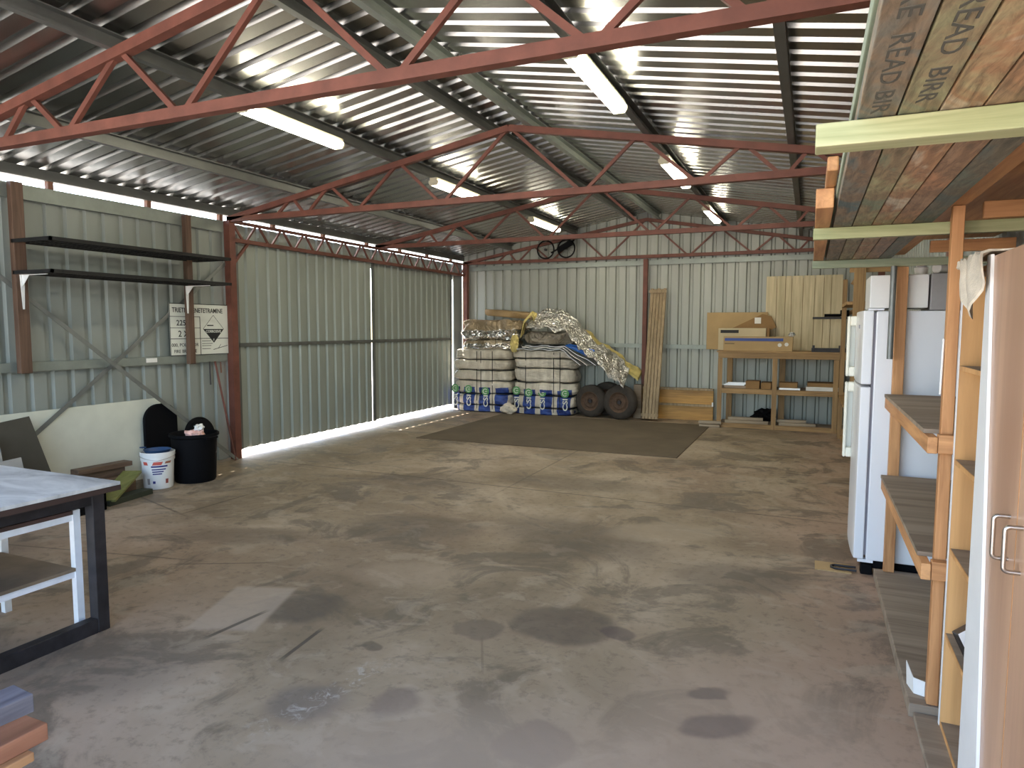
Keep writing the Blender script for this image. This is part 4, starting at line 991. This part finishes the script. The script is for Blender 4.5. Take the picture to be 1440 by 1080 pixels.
# towel draped over the corner
def towel():
    m = MB(); n, k_ = 16, 14; vs = []
    # profile goes from wardrobe top over the edge and hangs down
    for s in (0, 1):
        for i in range(n+1):
            u = i/n; y = 2.575+.40*u
            for j in range(k_+1):
                w = j/k_; L = .03+.19*max(0, 1-abs(u-.42)/.5)**.8
                top = .08; dist = w*(top+L)
                if dist < top: x = .508+(top-dist)*1.0; z = 1.845
                else: x = .499-.012*math.sin(u*17+w*3)*min(1, (dist-top)*12)-.01; z = 1.845-(dist-top)
                vs.append((x-s*.006, y+.02*math.sin(w*5), z+s*.006))
    q = k_+1; o_ = (n+1)*q; fs = []
    for i in range(n):
        for j in range(k_):
            a = i*q+j; fs.append((a, a+1, a+q+1, a+q)); fs.append((a+o_, a+o_+q, a+o_+q+1, a+o_+1))
        fs.append((i*q, i*q+q, i*q+q+o_, i*q+o_)); a = i*q+k_; fs.append((a, a+o_, a+q+o_, a+q))
    for j in range(k_): fs.append((j, j+o_, j+1+o_, j+1)); a = n*q+j; fs.append((a, a+1, a+1+o_, a+o_))
    return m.add(vs, fs).build('towel', M['cloth'], smooth=True, origin=(.5, 2.7, 1.84))
tag(towel(), 'cream towel draped over the top corner of the wardrobe', 'towel')
# overhead rack
for y, mt, lab in ((1.60, 'green_x', 'nearest pale treated batten carrying the overhead planks'), (3.30, 'green_x', 'middle treated batten carrying the overhead planks'), (4.79, 'green2_x', 'farthest dull green batten carrying the overhead planks, above the fridge')):
    x1 = 1.03; d_ = .075 if y < 2 else .035
    if y == 3.30: y += -.05
    o = B(-.005, x1, y-d_/2 if y > 2 else y, y+d_/2 if y > 2 else y+d_, 1.98, 2.028).build('rack_batten', M[mt], origin=(.5, y, 1.98), bevel=.003); tag(o, lab, 'batten', 'rack battens')
cols = [((.20, .19, .15), (.26, .18, .11), (.10, .15, .15)), ((.34, .32, .17), (.30, .22, .12), (.20, .24, .15)), ((.44, .36, .19), (.40, .22, .11), (.56, .48, .35)), ((.46, .24, .12), (.30, .18, .10), (.38, .24, .14)),
        ((.13, .16, .12), (.17, .15, .10), (.10, .13, .11))]
labs = ['leftmost overhead plank, dark with stencilled letters', 'second overhead plank from left, olive with stencilled letters', 'third overhead plank from left, tan with pale streaks', 'fourth overhead plank from left, orange-brown', 'rightmost overhead plank, dark grey-green']
for k in range(5):
    x0 = .072+k*.0735
    pt = thing('overhead_plank', labs[k], 'plank', (x0, 3, 2.03), 'planks on the overhead rack')
    pm = plank_mat('plank_%d' % k, *cols[k])
    B(x0, x0+.070, .55+.05*(k % 3), 5.12+.03*(k % 2), 2.030, 2.064).build('board', pm, pt, bevel=.002)
    if k < 2:
        for (s_, y_, L) in ((('RE', 1.02, .09), ('READ', 1.17, .22), ('BIR', 1.43, .14)) if k == 0 else (('READ', 1.06, .22), ('BIRR', 1.34, .19))):
            text(s_, .045, M['stain_ink'], pt, (x0+.022, y_, 2.0295), (0, 1, 0), (1, 0, 0), name='stencil', width=L)
for k in range(5):
    x0 = .066+k*.0735
    tag(B(x0, x0+.070, .5, 5.0, 2.067, 2.10).build('overhead_plank', M['green2_y'], origin=(x0, 3, 2.067), bevel=.002), 'upper-layer plank resting on the overhead planks', 'plank', 'second layer of overhead planks')
tag(B(.0, .060, 2.72, 5.1, 2.030, 2.10).build('timber_beam', M['pine_y'], origin=(.03, 4, 2.03), bevel=.004), 'orange pine length at the left edge of the overhead rack', 'timber')
tag(B(.03, .064, 2.45, 5.0, 2.103, 2.15).build('timber_beam', M['pine_y'], origin=(.05, 4, 2.10), bevel=.006), 'smaller orange timber above the left edge of the overhead rack', 'timber')
tag(B(.452, .540, .6, 5.1, 2.077, 2.165).build('rack_beam', M['pine_y'], origin=(.55, 3, 2.08), bevel=.004), 'long orange-brown beam lying on the shelving posts', 'beam')
tag(B(.60, 1.0, 3.20, 3.235, 2.030, 2.095).build('rack_crossbeam', M['pine_x'], origin=(.8, 3.2, 2.03), bevel=.004), 'short orange cross beam above the wardrobe', 'beam')
tag(B(.60, 1.0, 4.50, 4.535, 2.030, 2.095).build('rack_crossbeam', M['pine_x'], origin=(.8, 4.5, 2.03), bevel=.004), 'short orange cross beam above the fridge', 'beam')
tag(B(.30, 1.02, .6, 5.1, 2.168, 2.186).build('plywood_sheet', M['pine_y'], origin=(.7, 3, 2.17)), 'orange plywood sheet lying flat on the overhead rack', 'sheet')
tag(MB().tube([(.448, 4.745, 1.978), (.448, 4.745, 1.415)], .017, 14).build('hanging_pipe', M['strap'], origin=(.45, 4.75, 1.4), smooth=True), 'grey metal pipe hanging from the rack in front of the fridge', 'pipe')
tag(MB().tube([(.483, 3.16, 1.56), (.481, 3.16, 1.34)], .004, 8).build('hanging_cable', M['white'], origin=(.5, 3.13, 1.5), smooth=True), 'thin white cable hanging on the left side of the near post', 'cable')

# timber wall framing beyond the fridge
wf = thing('wall_framing', 'orange timber wall framing on the right wall beyond the fridge', 'framing', (.7, 9.5, 0))
B(.47, .60, 9.50, 9.56, 0, 2.42).build('post', M['benchwood_z'], wf, bevel=.003)
B(.95, 1.02, 9.50, 9.56, 0, 2.42).build('post', M['benchwood_z'], wf)
B(.42, 1.02, 9.565, 9.61, 2.30, 2.42).build('top_rail', M['benchwood'], wf)
MB().beam((.46, 9.60, 2.15), (.62, 9.60, 2.42), .05, .06, up=(0, 1, 0)).build('diagonal_brace', M['benchwood'], wf)
B(.40, .46, 10.9, 10.96, 0, 2.3).build('post', M['benchwood_z'], wf)
B(.40, 1.02, 9.58, 10.98, .60, .64).build('shelf', M['benchwood'], wf)
B(.40, 1.02, 9.58, 10.98, 1.90, 1.94).build('shelf', M['benchwood'], wf)
B(.44, .50, 9.6, 10.9, .0, .06).build('sole_plate', M['benchwood'], wf)

# ------------------------------------------------------------------ light and camera
w = bpy.data.worlds.new('World'); sc.world = w; w.use_nodes = True
t = w.node_tree; bg = t.nodes['Background']
sky = t.nodes.new('ShaderNodeTexSky'); sky.sky_type = 'NISHITA'; sky.sun_disc = False
sky.sun_elevation = math.radians(48); sky.sun_rotation = math.radians(-75); sky.dust_density = 1.5
t.links.new(sky.outputs[0], bg.inputs[0]); bg.inputs[1].default_value = .9
sun = bpy.data.lights.new('sun', 'SUN'); sun.energy = 22; sun.angle = .01; sun.color = (1, .93, .84)
so = bpy.data.objects.new('sun', sun); C.objects.link(so)
dirv = Vector((.22, -.12, -.95)); so.rotation_euler = dirv.to_track_quat('-Z', 'Y').to_euler()
# portal that only guides sky sampling through the open front
pl = bpy.data.lights.new('front_portal', 'AREA'); pl.shape = 'RECTANGLE'; pl.size = 7.3; pl.size_y = 3.2; pl.cycles.is_portal = True
po = bpy.data.objects.new('front_portal', pl); C.objects.link(po); po.location = (XA, Y0-.02, 1.6); po.rotation_euler = (PI/2, 0, 0)

F, YAW, PIT, ROL = 957.47, 23.62, 4.708, .126
cam = bpy.data.cameras.new('camera'); co = bpy.data.objects.new('camera', cam); C.objects.link(co)
cam.sensor_width = 36; cam.lens = 36*F/1440; cam.clip_start = .05
co.location = (0, 0, 1.6)
co.rotation_euler = (Matrix.Rotation(math.radians(YAW), 4, 'Z') @ Matrix.Rotation(PI/2-math.radians(PIT), 4, 'X') @ Matrix.Rotation(math.radians(ROL), 4, 'Z')).to_euler()
sc.camera = co
for o in bpy.data.objects:
    if '_o' in o: del o['_o']
vs_ = sc.view_settings; vs_.view_transform = 'Standard'; vs_.look = 'None'; vs_.gamma = 1; vs_.use_curve_mapping = False
vs_.exposure = .66
sc.cycles.max_bounces = 10; sc.cycles.diffuse_bounces = 6; sc.cycles.glossy_bounces = 5
sc.cycles.sample_clamp_indirect = 8; sc.cycles.use_denoising = True
